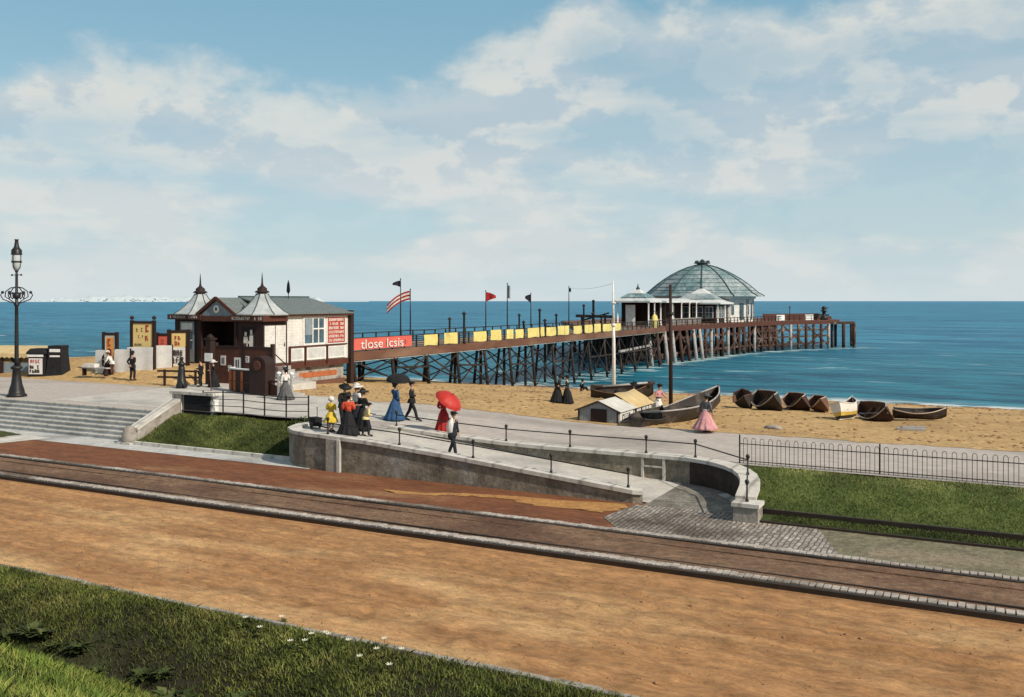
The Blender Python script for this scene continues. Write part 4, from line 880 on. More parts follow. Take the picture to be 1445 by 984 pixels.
# near railing: red banner, then slatted panels with yellow canvases; plain railing beyond
def rail_run(u, va, vb, n, infill):
    for v in lin(va, vb, n): pb('rail_post', M['pile'], lambda b: b.ext(u-.06, u+.06, v-.06, v+.06, ZD, ZD+1.22))
    pb('rail', M['pile'], lambda b: b.ext(u-.05, u+.05, va, vb, ZD+1.15, ZD+1.25).ext(u-.03, u+.03, va, vb, ZD+.6, ZD+.68) and (infill and b.ext(u-.025,u+.025,va,vb,ZD+.2,ZD+.27) and b.ext(u-.025,u+.025,va,vb,ZD+.38,ZD+.45) and b.ext(u-.025,u+.025,va,vb,ZD+.82,ZD+.89) and b.ext(u-.025,u+.025,va,vb,ZD+1.0,ZD+1.06)))
rail_run(UN, 61, 148, 44, True); rail_run(UF, 61, 147, 38, False)
ban = pb('banner', M['coral'], lambda b: b.loft([[(UN+.09+.03*math.sin(v*3), v, ZD+.18), (UN+.08+.04*math.sin(v*2.3), v, ZD+.65), (UN+.09, v, ZD+1.2)] for v in lin(61.2, 74.2, 26)], False, True))
text('tlose lcsis', 1.15, M['wcloth'], ban, (UN+.16, 69.4, ZD+.62), (PI/2, 0, PI/2), 'lettering', 1.5)
yv = [(76.6,78.6),(80.4,82.5),(86.4,88.7),(90.2,92.2),(94.0,95.2),(96.2,97.8),(99.4,102.1),(102.9,103.6),(104.7,107.0),(108.1,109.6),(110.2,111.2),(113.1,115.4),(116.9,119.2),(120.4,122.3),(123.6,130.3)]
for a, c in yv:
    a -= .25; c += .25
    h = random.uniform(1.15, 1.28); q = random.random()*6
    pb('canvas_panel', M['yellow'], lambda b: b.loft([[(UN+.1+.03*math.sin(v*4+q), v, ZD+.1+.04*math.sin(v*2+q)), (UN+.12+.03*math.sin(v*3+q), v, ZD+.7), (UN+.09, v, ZD+h)] for v in lin(a, c, 7)], False, True))
# standards along the rails
def standard(u, v, h, r=.14):
    pb('standard', M['pile'], lambda b: b.lathe([(r*1.3,0),(r*1.3,.2),(r,.3),(r*.8,h-.35),(r*1.7,h-.3),(r*1.7,h-.18),(r*.8,h-.1),(r*.5,h)], 8, (u, v, ZD)))
for u, v, h in ((UF+.1,94.3,2.6),(UN+.05,84.2,3.4),(UF+.1,112.6,2.8),(UN,102.7,3.6),(UN,98.3,2.2),(UN,104.2,2.3),(UN,107.6,2.9),(UN,116.6,4.1),(UN,119.8,3.0),(UN,123.0,2.6)): standard(u, v, h)
# pier head
head = [(-57.6,147.5),(-52,150),(-49.5,168),(-47.3,185),(-45.2,199),(-41.8,212),(-34,225.8),(-33,235),(-45,250),(-72,250),(-86,228),(-86,190),(-70,160)]
hd = pb('head_deck', M['deck'], lambda b: b.prism(head, ZD-.15, ZD+.02))
def off(poly, d):
    c = V((sum(p[0] for p in poly)/len(poly), sum(p[1] for p in poly)/len(poly))); return [tuple(c + (V(p)-c)*(1+d/(V(p)-c).length)) for p in poly]
pb('head_fascia', M['brown'], lambda b: [b.bar((*p, ZD-.45), (*q, ZD-.45), .3, .85) for p, q in zip(off(head,.2), off(head,.2)[1:]+off(head,.2)[:1])])
pb('landing_stage', M['headpile'], lambda b: b.prism([(-33.8,226.2),(-28.6,230.6),(-30.2,239),(-33.2,237.5)], ZD-.95, ZD-.45))
def hpile(u, v, zt, m, r=.32, lean=0): pb('head_pile', m, lambda b: b.tube([(u,v,zt),(u+lean,v-lean*.4,SEA-1)], [r, r], 7))
k = 0
for (p, q), n in zip(list(zip(head, head[1:]))[1:7], (6,6,5,4,6,3)):
    for i in range(n):
        t_ = i/n; u = p[0]+(q[0]-p[0])*t_; v = p[1]+(q[1]-p[1])*t_
        hpile(u+.1, v, ZD-.8, M['grey'] if (k % 3 == 0 and v < 190) or k % 5 == 2 else M['headpile'], .34, .9 if v < 172 else 0); k += 1
for u, v in ((-28.9,231),(-31,229),(-30.4,238.4)): hpile(u, v, ZD-.9, M['headpile'], .4)
for u in range(-80, -46, 8):
    for v in range(170, 246, 13):
        if not (u > -52 and v < 180): hpile(u, v, ZD-.5, M['pile'], .36)
edge = head[1:7]
for p, q in zip(edge, edge[1:]):
    d = (V(q)-V(p)); L_ = d.length; nn = max(1, round(L_/7))
    for i in range(nn):
        a = V(p)+d*i/nn; c = V(p)+d*(i+1)/nn
        pb('head_brace', M['headpile'], lambda b: (b.bar((*a,ZD-.9),(*c,SEA+.7),.22,.3), b.bar((*(a+V((.3,0))),SEA+.7),(*(c+V((.3,0))),ZD-.9),.22,.3)))
    pb('head_waling', M['headpile'], lambda b: [b.bar((*p, z), (*q, z), .3, .34) for z in ((-1.2,-3.9) if p[1] < 190 else (-1.1,-2.6,-4.2))])
# close boarding in the shaded middle of the head
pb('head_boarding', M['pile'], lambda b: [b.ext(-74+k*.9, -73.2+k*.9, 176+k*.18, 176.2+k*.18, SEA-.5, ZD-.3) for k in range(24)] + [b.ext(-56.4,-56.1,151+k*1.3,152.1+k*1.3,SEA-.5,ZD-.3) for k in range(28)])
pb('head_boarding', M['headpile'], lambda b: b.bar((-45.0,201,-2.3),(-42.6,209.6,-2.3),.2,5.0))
pb('tie_beam', M['grey'], lambda b: b.bar((UN+.5,129,-2.0),(-51.4,150,-2.0),.35,.3))
hr = edge + [head[6]]
pb('head_rail', M['pile'], lambda b: [(b.bar((*p, ZD+1.1), (*q, ZD+1.1), .1, .12), b.bar((*p, ZD+.55), (*q, ZD+.55), .07, .08)) for p, q in list(zip(head[1:], head[2:]))[:5]] + [b.ext(p[0]-.07+(q[0]-p[0])*i/8, p[0]+.07+(q[0]-p[0])*i/8, p[1]-.07+(q[1]-p[1])*i/8, p[1]+.07+(q[1]-p[1])*i/8, ZD, ZD+1.15) for p, q in list(zip(head[1:], head[2:]))[:5] for i in range(8)])
pb('head_hoarding', M['brown'], lambda b: b.bar((-46.5,214,ZD+.8),(-36.5,229,ZD+.8),.2,1.5).bar((-36.5,229,ZD+.45),(-34.2,232,ZD+.45),.2,.8))
pb('notice_panel', M['white'], lambda b: b.bar((-42.7,210.2,ZD+.75),(-41.4,212.6,ZD+.75),.1,1.25))
pb('notice_panel', M['white'], lambda b: b.bar((-38.0,218.8,ZD+.75),(-36.6,221.3,ZD+.75),.1,1.25))
t = thing('mooring_winch', 'dark iron hoist with a knobbed top at the seaward end of the pier', 'hoist', (-35.2,227.6,ZD))
MB().lathe([(.9,0),(.8,.8),(.45,1.0),(.4,2.0),(.8,2.1),(.8,2.3),(.35,2.4),(.6,2.7),(.5,3.1),(.1,3.3)], 10).build('pillar', M['iron'], t); MB().bar((-.2,0,2.8),(1.0,0,2.9),.16).bar((-1.2,0,1.2),(1.2,0,1.2),.3).build('arm', M['iron'], t)
t = thing('signal_post', 'short thin black signal post on the pier head', 'post', (-41.0,216.5,ZD))
MB().tube([(0,0,0),(0,0,3.0)], .1, 6).build('pole', M['iron'], t); MB().ball((0,0,3.1), .2, 7).build('lamp', M['iron'], t)
t = thing('timber_derrick', 'dark timber derrick with cross beams at the far rail of the pier', 'derrick', (-56.6,137.0,ZD))
MB().lathe([(.22,0),(.2,4.4),(.3,4.5),(.1,4.7)], 7).build('mast', M['pile'], t); MB().bar((-3.0,0,2.1),(3.5,0,2.0),.5,.45).bar((-2.0,.4,1.4),(2.5,.4,2.6),.22).bar((2,0,0),(2,0,2.3),.25).bar((-2,0,0),(-2,0,2.3),.25).build('boom', M['pile'], t)
t = thing('yellow_lifeboat', 'small yellow lifeboat slung upright outside the rail at the pier head', 'boat', (-51.3,151.6,ZD+.6))
MB().loft([[(.5*math.cos(a)*k, .9*math.sin(a)*k, z) for a in lin(0, 2*PI*9/10, 10)] for z, k in ((-2.2,.15),(-1.5,.7),(-.5,1.0),(.5,1.05),(1.3,.8),(1.7,.2))], True, True).build('hull', M['yellow'], t)
MB().tube([(-.5,0,1.9),(.1,0,2.2),(.45,0,1.5)], .07, 6).build('davit', M['iron'], t)
# flagpoles standing on the pier
def flagpole(label, u, v, h, flag, fm, z=ZD, r=.07, pm='iron'):
    t = thing('flagpole', label, 'flagpole', (u, v, z))
    MB().tube([(0,0,0),(0,0,h*.55),(0,0,h)], [r*1.2, r, r*.6], 7).ball((0,0,h), r*1.3, 6).build('pole', M[pm], t)
    if flag:
        kind, L_, H_ = flag; d = V((math.cos(YAW), math.sin(YAW), 0)); b = MB(); rings = []
        for i in range(9):
            s = i/8; hh = H_*(1-.75*s if kind in ('tri','trir') else 1); dr = (.25 if kind != 'stream' else .5)*s*s*L_ + .1*L_*s; sg = 1 if kind.endswith('r') else -1
            x = d*L_*s*sg; wv = .16*math.sin(s*7)*s
            rings.append([(x.x - wv*d.y, x.y + wv*d.x, h-.15-dr - hh*q) for q in lin(0, 1, 6 if kind == 'stream' else 3)])
        b.loft(rings, False, True)
        if kind == 'stream': b.mi = [(j % 5) % 2 for j in range(len(b.mi))]
        b.build('flag', [M[f] for f in fm] if isinstance(fm, tuple) else M[fm], t)
flagpole('flagpole with a small dark pennant, first on the far rail beside the striped flag', UF+.3, 83.7, 6.9, ('tri',.9,.75), 'navy')
flagpole('flagpole flying a long red and white striped flag above the red banner', UF+.3, 85.6, 5.8, ('stream',2.6,1.0), ('redcloth','wcloth'))
flagpole('flagpole with a dark red pennant streaming to the right', UF+.2, 103.0, 5.8, ('trir',1.3,1.3), 'redcloth')
flagpole('flagpole with a furled pale flag near the middle of the yellow panels', UN-.1, 94.3, 6.5, ('r',.35,1.5), 'blgrey')
flagpole('flagpole with a small drooping dark flag on the far rail', UF+.2, 116.0, 5.6, ('tri',.8,1.3), 'navy')
flagpole('tall slim flagpole with a dark knob tied to the white mast by a wire', UN-.1, 111.8, 6.4, ('r',.3,.5), 'black')
# ------------------------------------------------------------------ pavilion
PV = thing('pier_pavilion', 'pier head pavilion with a great green glazed dome and white-roofed verandas', 'pavilion', (-57,201,ZD))
def vb(name, m, f, parent=PV, **k): b = MB(); f(b); return b.build(name, m, parent, **k)
NS = 12
vb('wall', M['cream'], lambda b: b.lathe([(10.9,0),(10.9,5.6)], NS, (0,0,.02), False, PI/12))
vb('drum', M['white'], lambda b: b.lathe([(11.2,4.9),(11.5,5.0),(11.5,5.5),(12.2,5.6)], NS, (0,0,.02), False, PI/12))
prof = [(13.3,5.5),(13.2,5.68),(12.2,6.2),(11.55,6.75),(10.7,7.5),(9.65,8.35),(8.4,9.25),(6.9,10.2),(5.1,11.15),(3.2,11.95),(1.35,12.45)]
dm = vb('dome_roof', M['dome'], lambda b: b.lathe(prof, NS, (0,0,0), False, PI/12))
vb('dome_rib', M['domerib'], lambda b: [b.tube([(math.cos(PI/12+k*2*PI/NS)*r*1.004, math.sin(PI/12+k*2*PI/NS)*r*1.004, z+.03) for r, z in prof], .13, 5) for k in range(NS)], dm)
vb('dome_seam', M['domerib'], lambda b: [b.tube([(math.cos(PI/12+k*2*PI/NS)*r*1.002, math.sin(PI/12+k*2*PI/NS)*r*1.002, z+.02) for k in range(NS+1)], .055, 4, False) for r, z in [(p_[0]*(1-f_)+q_[0]*f_, p_[1]*(1-f_)+q_[1]*f_) for p_, q_ in zip(prof[2:-1], prof[3:]) for f_ in (0,)]], dm)
vb('lantern', M['domerib'], lambda b: (b.lathe([(1.7,12.35),(1.8,12.5),(1.2,12.6),(1.2,12.75),(1.9,12.85),(1.8,13.0),(.4,13.15)], 12), [b.ball((1.4*math.cos(k*PI/3), 1.4*math.sin(k*PI/3), 13.2), .32, 7) for k in range(6)], b.ball((0,0,13.3),.5,8)))
# windows, door and pilasters round the wall
for k in range(NS):
    a = PI/12 + (k+.5)*2*PI/NS; R_ = 10.9*math.cos(PI/NS)
    if math.cos(a) < -.2 and math.sin(a) > .3: continue
    for s, z0, z1, w_ in ((-1.6,1.6,3.6,1.0),(1.2,.6,4.0,1.2)):
        f = vb('window', M['domerib'], lambda b: b.box((R_+.04, s, (z0+z1)/2), (.1, w_, z1-z0))); f.rotation_euler.z = a
        vb('pane', M['glass'], lambda b: b.box((R_+.1, s, (z0+z1)/2), (.05, w_-.3, z1-z0-.3)), f)
    p = vb('pilaster', M['grey'], lambda b: b.box((10.95, 0, 2.7), (.3, .35, 5.3))); p.rotation_euler.z = PI/12 + k*2*PI/NS
# verandas (in pavilion coordinates): a long one towards the shore and two pyramid-roofed bays
def pyr(x, y, hw, ze, zr, apex=.25, rot=0):
    r = vb('veranda_roof', M['zincpale'], lambda b: b.lathe([(hw*1.414*1.05,ze-.35),(hw*1.414*1.05,ze-.05),(hw*1.414*.72,ze+(zr-ze)*.22),(hw*1.414*.35,ze+(zr-ze)*.62),(apex,zr)], 4, (x,y,0), False, PI/4+rot))
    vb('roof_panel', M['dome'], lambda b: b.lathe([(hw*1.414*.76,ze+(zr-ze)*.23),(hw*1.414*.40,ze+(zr-ze)*.6)], 4, (x,y,.05), False, PI/4+rot, False), r)
    vb('finial', M['domerib'], lambda b: b.lathe([(.4,zr-.1),(.3,zr+.25),(.15,zr+.4),(.04,zr+1.0)], 8, (x,y,0)), r)
    return r
pyr(.2, -42.5, 3.3, 4.6, 6.7); pyr(3.3, -12.2, 5.2, 4.2, 7.2)
vb('veranda_roof', M['zincpale'], lambda b: b.loft([[(-3.2,y,4.35),(-3.2,y,4.6),(1.4,y,5.0),(4.6,y,4.45),(4.6,y,4.2)] for y in (-39.6,-28,-17.4)], True))
def cols(pts):
    for x, y in pts: vb('column', M['white'], lambda b: b.lathe([(.26,0),(.26,.3),(.15,.4),(.14,3.9),(.3,4.2)], 8, (x,y,.02)))
cols([(3.2,-45.4),(3.2,-42.2),(3.3,-39.0),(4.1,-34.5),(4.3,-29.5),(4.4,-24.6),(4.5,-20.2),(8.0,-17.0),(8.2,-12.2),(8.2,-7.6),(-2.6,-45.4),(-1.0,-17.0),(3.6,-17.1)])
vb('veranda_back', M['dkwood'], lambda b: b.ext(-2.4,-2.2,-44,-16,.02,4.3).ext(-2.2,4.0,-38.4,-38.2,.02,4.2) and b.ext(.4,.6,-36,-18,.02,4.2))
bay = vb('bay_wall', M['dkwood'], lambda b: b.ext(-1.2,7.2,-15.6,-8.4,.02,4.15))
for y0, w_ in ((-15.2,1.3),(-13.2,2.2),(-10.3,1.4)):
    f = vb('window', M['white'], lambda b: b.ext(7.18,7.3,y0,y0+w_,1.0,3.4)); vb('pane', M['glass'], lambda b: [b.ext(7.3,7.34,y0+.12+i*(w_-.12)/2,y0+(i+1)*(w_-.12)/2,z,z+1.05) for i in range(2) for z in (1.12,2.25)], f)
for x0, w_ in ((-.4,2.0),(2.4,2.2),(5.0,1.7)):
    f = vb('window', M['white'], lambda b: b.ext(x0,x0+w_,-15.72,-15.6,.9,3.4)); vb('pane', M['glass'], lambda b: [b.ext(x0+.12+i*(w_-.12)/2,x0+(i+1)*(w_-.12)/2,-15.77,-15.72,z,z+1.05) for i in range(2) for z in (1.05,2.2)], f)
for f_ in (lambda b: b.loft([[(.9+.08*math.sin(y*5),y,.1),(.9+.08*math.sin(y*5+1),y,3.6)] for y in lin(-34,-30.5,14)], False, True), lambda b: b.loft([[(.9+.08*math.sin(y*5),y,.1),(.9+.08*math.sin(y*5+1),y,3.6)] for y in lin(-25,-23,10)], False, True), lambda b: b.loft([[(x,-44.0+.08*math.sin(x*6),.1),(x,-44+.08*math.sin(x*6+1),3.8)] for x in lin(-1.6,.2,10)], False, True)): vb('veranda_curtain', M['canvas'], f_)
vb('veranda_fence', M['grey'], lambda b: [b.ext(4.62,4.68,-38+k*.36,-37.88+k*.36,.02,1.1) for k in range(58)] + [b.ext(4.6,4.7,-38.1,-17.1,1.1,1.2)] + [b.ext(3.3,3.36,-45.3+k*.36,-45.18+k*.36,.02,1.1) for k in range(19)] + [b.ext(3.28,3.38,-45.4,-38.4,1.1,1.2)])
vb('drain_pipe', M['dkwood'], lambda b: b.tube([(10.95*math.cos(-PI/12+.02), 10.95*math.sin(-PI/12+.02), z) for z in (0, 5.4)], .2, 7))
# ------------------------------------------------------------------ the two masts on the beach, wire
t = thing('white_mast', 'tall white painted mast standing on the sand behind the hut', 'mast', (-24.94,64.36,beach(-24.94,64.36)))
MB().tube([(0,0,-.5),(-.02,0,4.0),(-.06,0,5.4)], [.15,.13,.11], 8).build('lower_mast', M['white'], t); MB().tube([(-.02,0,5.2),(-.08,0,8.6)], [.09,.045], 7).build('topmast', M['white'], t); MB().lathe([(.18,5.2),(.18,5.4)], 8, (-.05,0,0)).lathe([(.2,6.9),(.2,7.0)],8,(-.06,0,0)).build('band', M['white'], t)
t = thing('dark_mast', 'tall dark timber mast standing among the boats', 'mast', (-17.87,55.92,beach(-17.87,55.92)))
MB().tube([(0,0,-.5),(0,0,4.2),(-.03,0,5.9)], [.14,.12,.11], 8).build('lower_mast', M['dkwood'], t); MB().tube([(0,0,4.0),(-.02,0,7.7)], [.10,.09], 7).build('topmast', M['dkwood'], t); MB().lathe([(.17,5.75),(.17,5.95)], 8).build('band', M['iron'], t)
a = V((UN-.1,111.8,ZD+6.3)); c = V((-25,64.36,beach(-24.94,64.36)+8.4))
o = MB().tube([a.lerp(c, s) - V((0,0,.3*4*s*(1-s))) for s in lin(0,1,14)], .011, 4).build('stay_wire', M['iron']); tag(o, 'thin sagging wire from the white mast to a flagpole on the pier', 'wire')
# ------------------------------------------------------------------ hut
hz = -.42
H = thing('beach_hut', 'small grey gabled beach hut with dark doorway and lettered boards on its side', 'hut', (-17.05,41.95,hz), .0); H.scale = (1,1,.74)
b = MB().prism([(-1.05,0),(1.0,0),(1.0,2.2),(-1.05,2.2)], -.5, .75); b.add([(-1.05,0,.75),(1.0,0,.75),(0,0,1.3)],[(0,1,2)]); b.add([(-1.05,2.2,.75),(1.0,2.2,.75),(0,2.2,1.3)],[(0,1,2)]); b.build('wall', M['hutgrey'], H)
MB().ext(-.42,.42,-.03,.02,-.3,.86).build('door', M['dkwood'], H)
MB().ext(-1.1,-1.02,-.04,.03,-.5,.75).ext(.94,1.02,-.04,.03,-.5,.75).build('corner_board', M['letter'], H)
b = MB(); roof_gable(b,-1.2,1.16,-.12,2.25,.70,1.34,.06); rf = b.build('roof', M['hutroof'], H)
MB().bar((-1.22,-.14,.7),(0,-.14,1.38),.05,.09).bar((1.18,-.14,.7),(-.0,-.14,1.38),.052,.09).build('bargeboard', M['letter'], rf)
p = MB().ext(1.0,1.06,.15,1.95,-.35,.6).build('sign_board', M['boatwhite'], H)
MB().ext(-.55,.55,-.005,0,-.12,.26).build('sign_panel', M['letter'], p, (1.065,.95,.25), PI/2); MB().marks(-.5,.55,-.1,.24,1,-.006,.75,.8,.2).build('lettering', M['white'], p, (1.066,.95,.25), PI/2)
H2 = thing('canvas_shed', 'low shed with a cream canvas roof and lettered white side boards behind the grey hut', 'shed', (-17.2,44.5,hz-.1), .0); H2.scale = (1,1,.8)
MB().prism([(-1.1,0),(1.05,0),(1.05,2.7),(-1.1,2.7)], -.7, .75).build('wall', M['boatwhite'], H2)
b = MB(); b.loft([[(-1.3,y,.72),(-.65,y,1.16+.03*math.sin(y*3)),(0,y,1.55+.05*math.sin(y*2.2+1)),(.62,y,1.18+.03*math.sin(y*2)),(1.25,y,.74)] for y in lin(-.12,2.85,10)], False, True); b.build('canvas_roof', M['tan'], H2)
MB().ext(1.05,1.11,.1,2.65,.32,.72).build('sign_band', M['letter'], H2)
MB().marks(-1.15,1.2,-.15,.15,1,-.003,.8,.75,.22).build('lettering', M['white'], H2, (1.112,1.38,.52), PI/2)
MB().ext(1.05,1.1,.1,2.65,-.35,.3).build('side_board', M['boatwhite'], H2); MB().marks(-1.1,.9,-.14,.1,1,-.003,.6,.6,.2).build('small_lettering', M['blgrey'], H2, (1.105,1.45,.02), PI/2)
# ------------------------------------------------------------------ boats
def boat(label, u, v, L_=4.6, B=1.7, D=.75, rz=0, heel=0, pitch=0, outer='tarboat', inner='boatin', gun='boatin', strip=None, oars=0, lift=.1, group='rowing boats drawn up on the beach'):
    t = thing('rowing_boat', label, 'boat', (u, v, beach(u, v)+lift), rz, group)
    t.rotation_euler = (heel, pitch, rz)
    if L_ < 4 and B > 1.5: t.scale = (.74, .74, .74)
    ns = 15; nr = 11
    def sec(s, k=1.0, dz=0):
        x = (s-.5)*L_; w = B/2*(1-max(0,(s-.45)/.55)**2.4)*(.50+.50*math.sin(min(1,s/.42)*PI/2)); w = max(w, .03)*k
        sh = D*(1+.62*max(0,(s-.4)/.6)**2+.30*max(0,(.4-s)/.4)**1.5); keel = D*.16*max(0,(s-.75)/.25)**2*3
        return [(x, w*math.sin(a), dz + keel + (sh-keel)*(1-abs(math.cos(a)))) for a in lin(-PI/2, PI/2, nr)]
    out = [sec(i/(ns-1)) for i in range(ns)]; inn = [sec(i/(ns-1), .93, .05) for i in range(ns)]
    for r, q in zip(inn, out):
        for j in (0, nr-1): r[j] = (r[j][0], r[j][1], q[j][2])
    b = MB(); b.loft(out, False, True); b.add(out[0], [tuple(range(nr))])
    b.build('hull', M[outer], t)
    MB().loft(inn, False, True).build('hull_lining', M[inner], t)
    g = MB()
    for j in (0, nr-1): g.tube([out[i][j] for i in range(ns)], .045, 5)
    g.bar(out[0][0], out[0][nr-1], .07, .09); g.build('gunwale', M[gun], t)
    for s in (.22, .45, .66):
        r = sec(s, .93); g = MB().ext(r[0][0]-.12, r[0][0]+.12, r[1][1]*.98, -r[1][1]*.98, D*.58, D*.58+.04); g.build('thwart', M[inner], t)
    k = MB(); k.tube([(out[i][nr//2][0], 0, out[i][nr//2][2]-.03) for i in range(ns)] + [(L_/2+.03, 0, out[-1][0][2]+.08)], .05, 5); k.build('keel', M[outer], t)
    if outer == 'boatwhite':
        s_ = MB(); y_ = MB()
        for q_, lo, hi, kk in ((s_,3,7,1.015),(y_,2,3,1.02),(y_,7,8,1.02)): q_.loft([[(p[0]-.004, p[1]*kk, p[2]-.012) for p in out[i][lo:hi+1]] for i in range(ns)], False, True)
        e = out[0]; s_.add([(p[0]-.014, p[1]*1.01, p[2]-.01) for p in e[3:8]], [(0,1,2,3,4)]); y_.add([(p[0]-.016, p[1]*1.01, p[2]) for p in (e[2], e[3], e[7], e[8])], [(0,1,2,3)])
        s_.build('tarred_bottom', M['tarboat'], t); y_.build('yellow_band', M['boatyellow'], t)
    if strip:
        s_ = MB()
        for lo, hi in ((0,2),(nr-3,nr-1)): s_.loft([[(p[0], p[1]*1.012+(.006 if p[1]>0 else -.006), p[2]) for p in out[i][lo:hi+1]] for i in range(ns)], False, True)
        s_.add([(p[0]-.012, p[1], p[2]) for p in (out[0][0], out[0][1], out[0][2], out[0][nr-3], out[0][nr-2], out[0][nr-1])], [(0,1,2,3,4,5)])
        s_.build('paint_band', M[strip], t)
    for q in range(oars):
        MB().tube([(-L_*.35, -.2+.3*q, D*.7),(L_*.5, -.1+.25*q, D*1.1)], .03, 5).box((-L_*.42,-.22+.3*q,D*.65),(.7,.12,.03)).build('oar', M['grey'], t)
    return t
PI2 = PI/2
boat('long black fishing boat with its bow raised, beached behind the pink-dressed woman', -14.25, 47.9, 8.6, 2.1, .75, PI2-.12, -.1, -.045, inner='tarboat', gun='grey', lift=.0)
boat('black hull lying in shadow against the lettered side of the hut', -14.95, 43.2, 3.9, 1.5, .42, PI2+.02, .12, 0, inner='tarboat', gun='tarboat', lift=-.02)
boat('dark boat with a long spar laid along it behind the canvas shed', -22.9, 60.6, 4.3, 1.7, .75, .4, .25, -.04, inner='tarboat', lift=.0)
boat('dark boat with upright bow, nearest the water behind the long black boat', -13.9, 59.6, 3.5, 1.7, .95, -1.15, .5, .1)
boat('tilted dark boat showing its pale keel, second from the raised bow', -12.1, 58.6, 3.1, 1.5, .8, -.9, .65, 0, gun='grey')
boat('high dark boat with a pale patch at its stem, left of the white boat', -10.7, 60.8, 3.6, 1.75, .95, -.95, .7, 0, outer='headpile', gun='boatpink')
boat('dark boat half hidden behind the white and yellow boat', -9.3, 60.2, 3.0, 1.55, .85, -1.1, .65, 0, outer='deck', gun='boatpink')
boat('white boat with a yellow band leaning on its side, palest of the row', -7.0, 53.6, 3.0, 1.6, .95, 1.25, -.3, .02, 'boatwhite', 'boatin', 'boatwhite', None)
boat('dark boat heeled over to show its varnished inside, right of the white boat', -5.5, 55.2, 3.3, 1.75, .95, -.75, .75, .0, oars=1, outer='headpile', gun='grey')
boat('low dark boat lying flat at the end of the row', -3.6, 56.2, 3.7, 1.55, .55, .15, .15, 0, inner='tarboat', gun='boatpink')
yb = MB(); 
o = MB().box((0,0,.12),(1.3,.3,.1),.2).box((.1,.2,.2),(1.1,.22,.08),.35).build('driftwood', M['grey'], None, (-3.5,49.0,beach(-3.5,49.0)-.05)); tag(o, 'two weathered planks lying on the sand at the right', 'plank')
o = MB().ball((0,0,.05),.3,8,(1.5,.8,.5)).build('beach_stone', M['stonewall'], None, (-9.3,45.0,beach(-9.3,45.0))); tag(o, 'low dark stone on the sand below the white boat', 'stone')
t = thing('wooden_spar', 'long dark spar resting across the boat behind the shed', 'spar', (-22.6,60.0,beach(-23,60.4)+.78), .42)
MB().tube([(-1.9,0,0),(2.2,0,.4)], .08, 6).build('pole', M['dkwood'], t); MB().tube([(-1.4,.05,.12),(1.7,.05,.4)], .11, 6).build('furled_sail', M['grey'], t)
# handcart on the ramp
t = thing('handcart', 'small black handcart box with an upright iron and a long shaft on the ramp head', 'handcart', (-26.0,31.5,-.02), -.35); t.scale = (.6,.6,.75)
MB().box((0,0,.36),(.85,.55,.42)).build('box', M['black'], t); MB().ext(-.46,.46,-.3,.3,.58,.64).build('lid', M['black'], t)
for s in (-1, 1):
    MB().lathe([(.2,-.02),(.22,-.02),(.22,.02),(.2,.02)], 12).build('wheel', M['iron'], t).matrix_local = Matrix.Translation((0,s*.33,.2)) @ Matrix.Rotation(PI2,4,'X')
MB().tube([(.05,.1,.6),(.05,.1,1.15)], .03, 6).ball((.05,.1,1.18),.05,6).build('upright', M['iron'], t); MB().bar((.4,0,.2),(2.2,.1,.12),.07).build('shaft', M['dkwood'], t)
# ------------------------------------------------------------------ people
random.seed(5)
def skin_obj(name, chains, m, parent, sub=1):
    """chains: lists of (key, point, (rx, ry)); equal keys share a vertex"""
    idx = {}; vs = []; rs = []; es = set()
    for ch in chains:
        prev = None
        for key, p, r in ch:
            if key not in idx: idx[key] = len(vs); vs.append(tuple(p)); rs.append(r if isinstance(r, tuple) else (r, r))
            i = idx[key]
            if prev is not None and prev != i: es.add((min(prev, i), max(prev, i)))
            prev = i
    me = bpy.data.meshes.new(name); me.from_pydata(vs, sorted(es), [])
    ob = bpy.data.objects.new('t', me); COL.objects.link(ob)
    md = ob.modifiers.new('s', 'SKIN'); md.use_smooth_shade = True; md.branch_smoothing = .3
    for i, r in enumerate(rs): me.skin_vertices[0].data[i].radius = r
    for i in range(len(vs)): me.skin_vertices[0].data[i].use_root = (i == 0)
    ss = ob.modifiers.new('u', 'SUBSURF'); ss.levels = sub; ss.render_levels = sub
    dg = bpy.context.evaluated_depsgraph_get(); out = bpy.data.meshes.new_from_object(ob.evaluated_get(dg))
    bpy.data.objects.remove(ob); bpy.data.meshes.remove(me)
    out.materials.clear()
    for q in (m if isinstance(m, (list, tuple)) else [m]): out.materials.append(q)
    out.polygons.foreach_set('use_smooth', [True]*len(out.polygons)); out.name = name
    o = bpy.data.objects.new(name, out); COL.objects.link(o); o.parent = parent; return o
ARM = {'down': ((.255,.03,1.15),(.25,-.07,.91)), 'bend': ((.26,.03,1.16),(.12,-.24,1.17)), 'back': ((.28,.13,1.17),(.05,.19,.99)),
       'up': ((.28,-.10,1.24),(.19,-.27,1.38)), 'reach': ((.25,-.16,1.2),(.22,-.40,1.12)), 'skirt': ((.30,.05,1.16),(.30,-.1,.93)), 'sling': ((.26,-.12,1.25),(.17,-.16,1.46))}
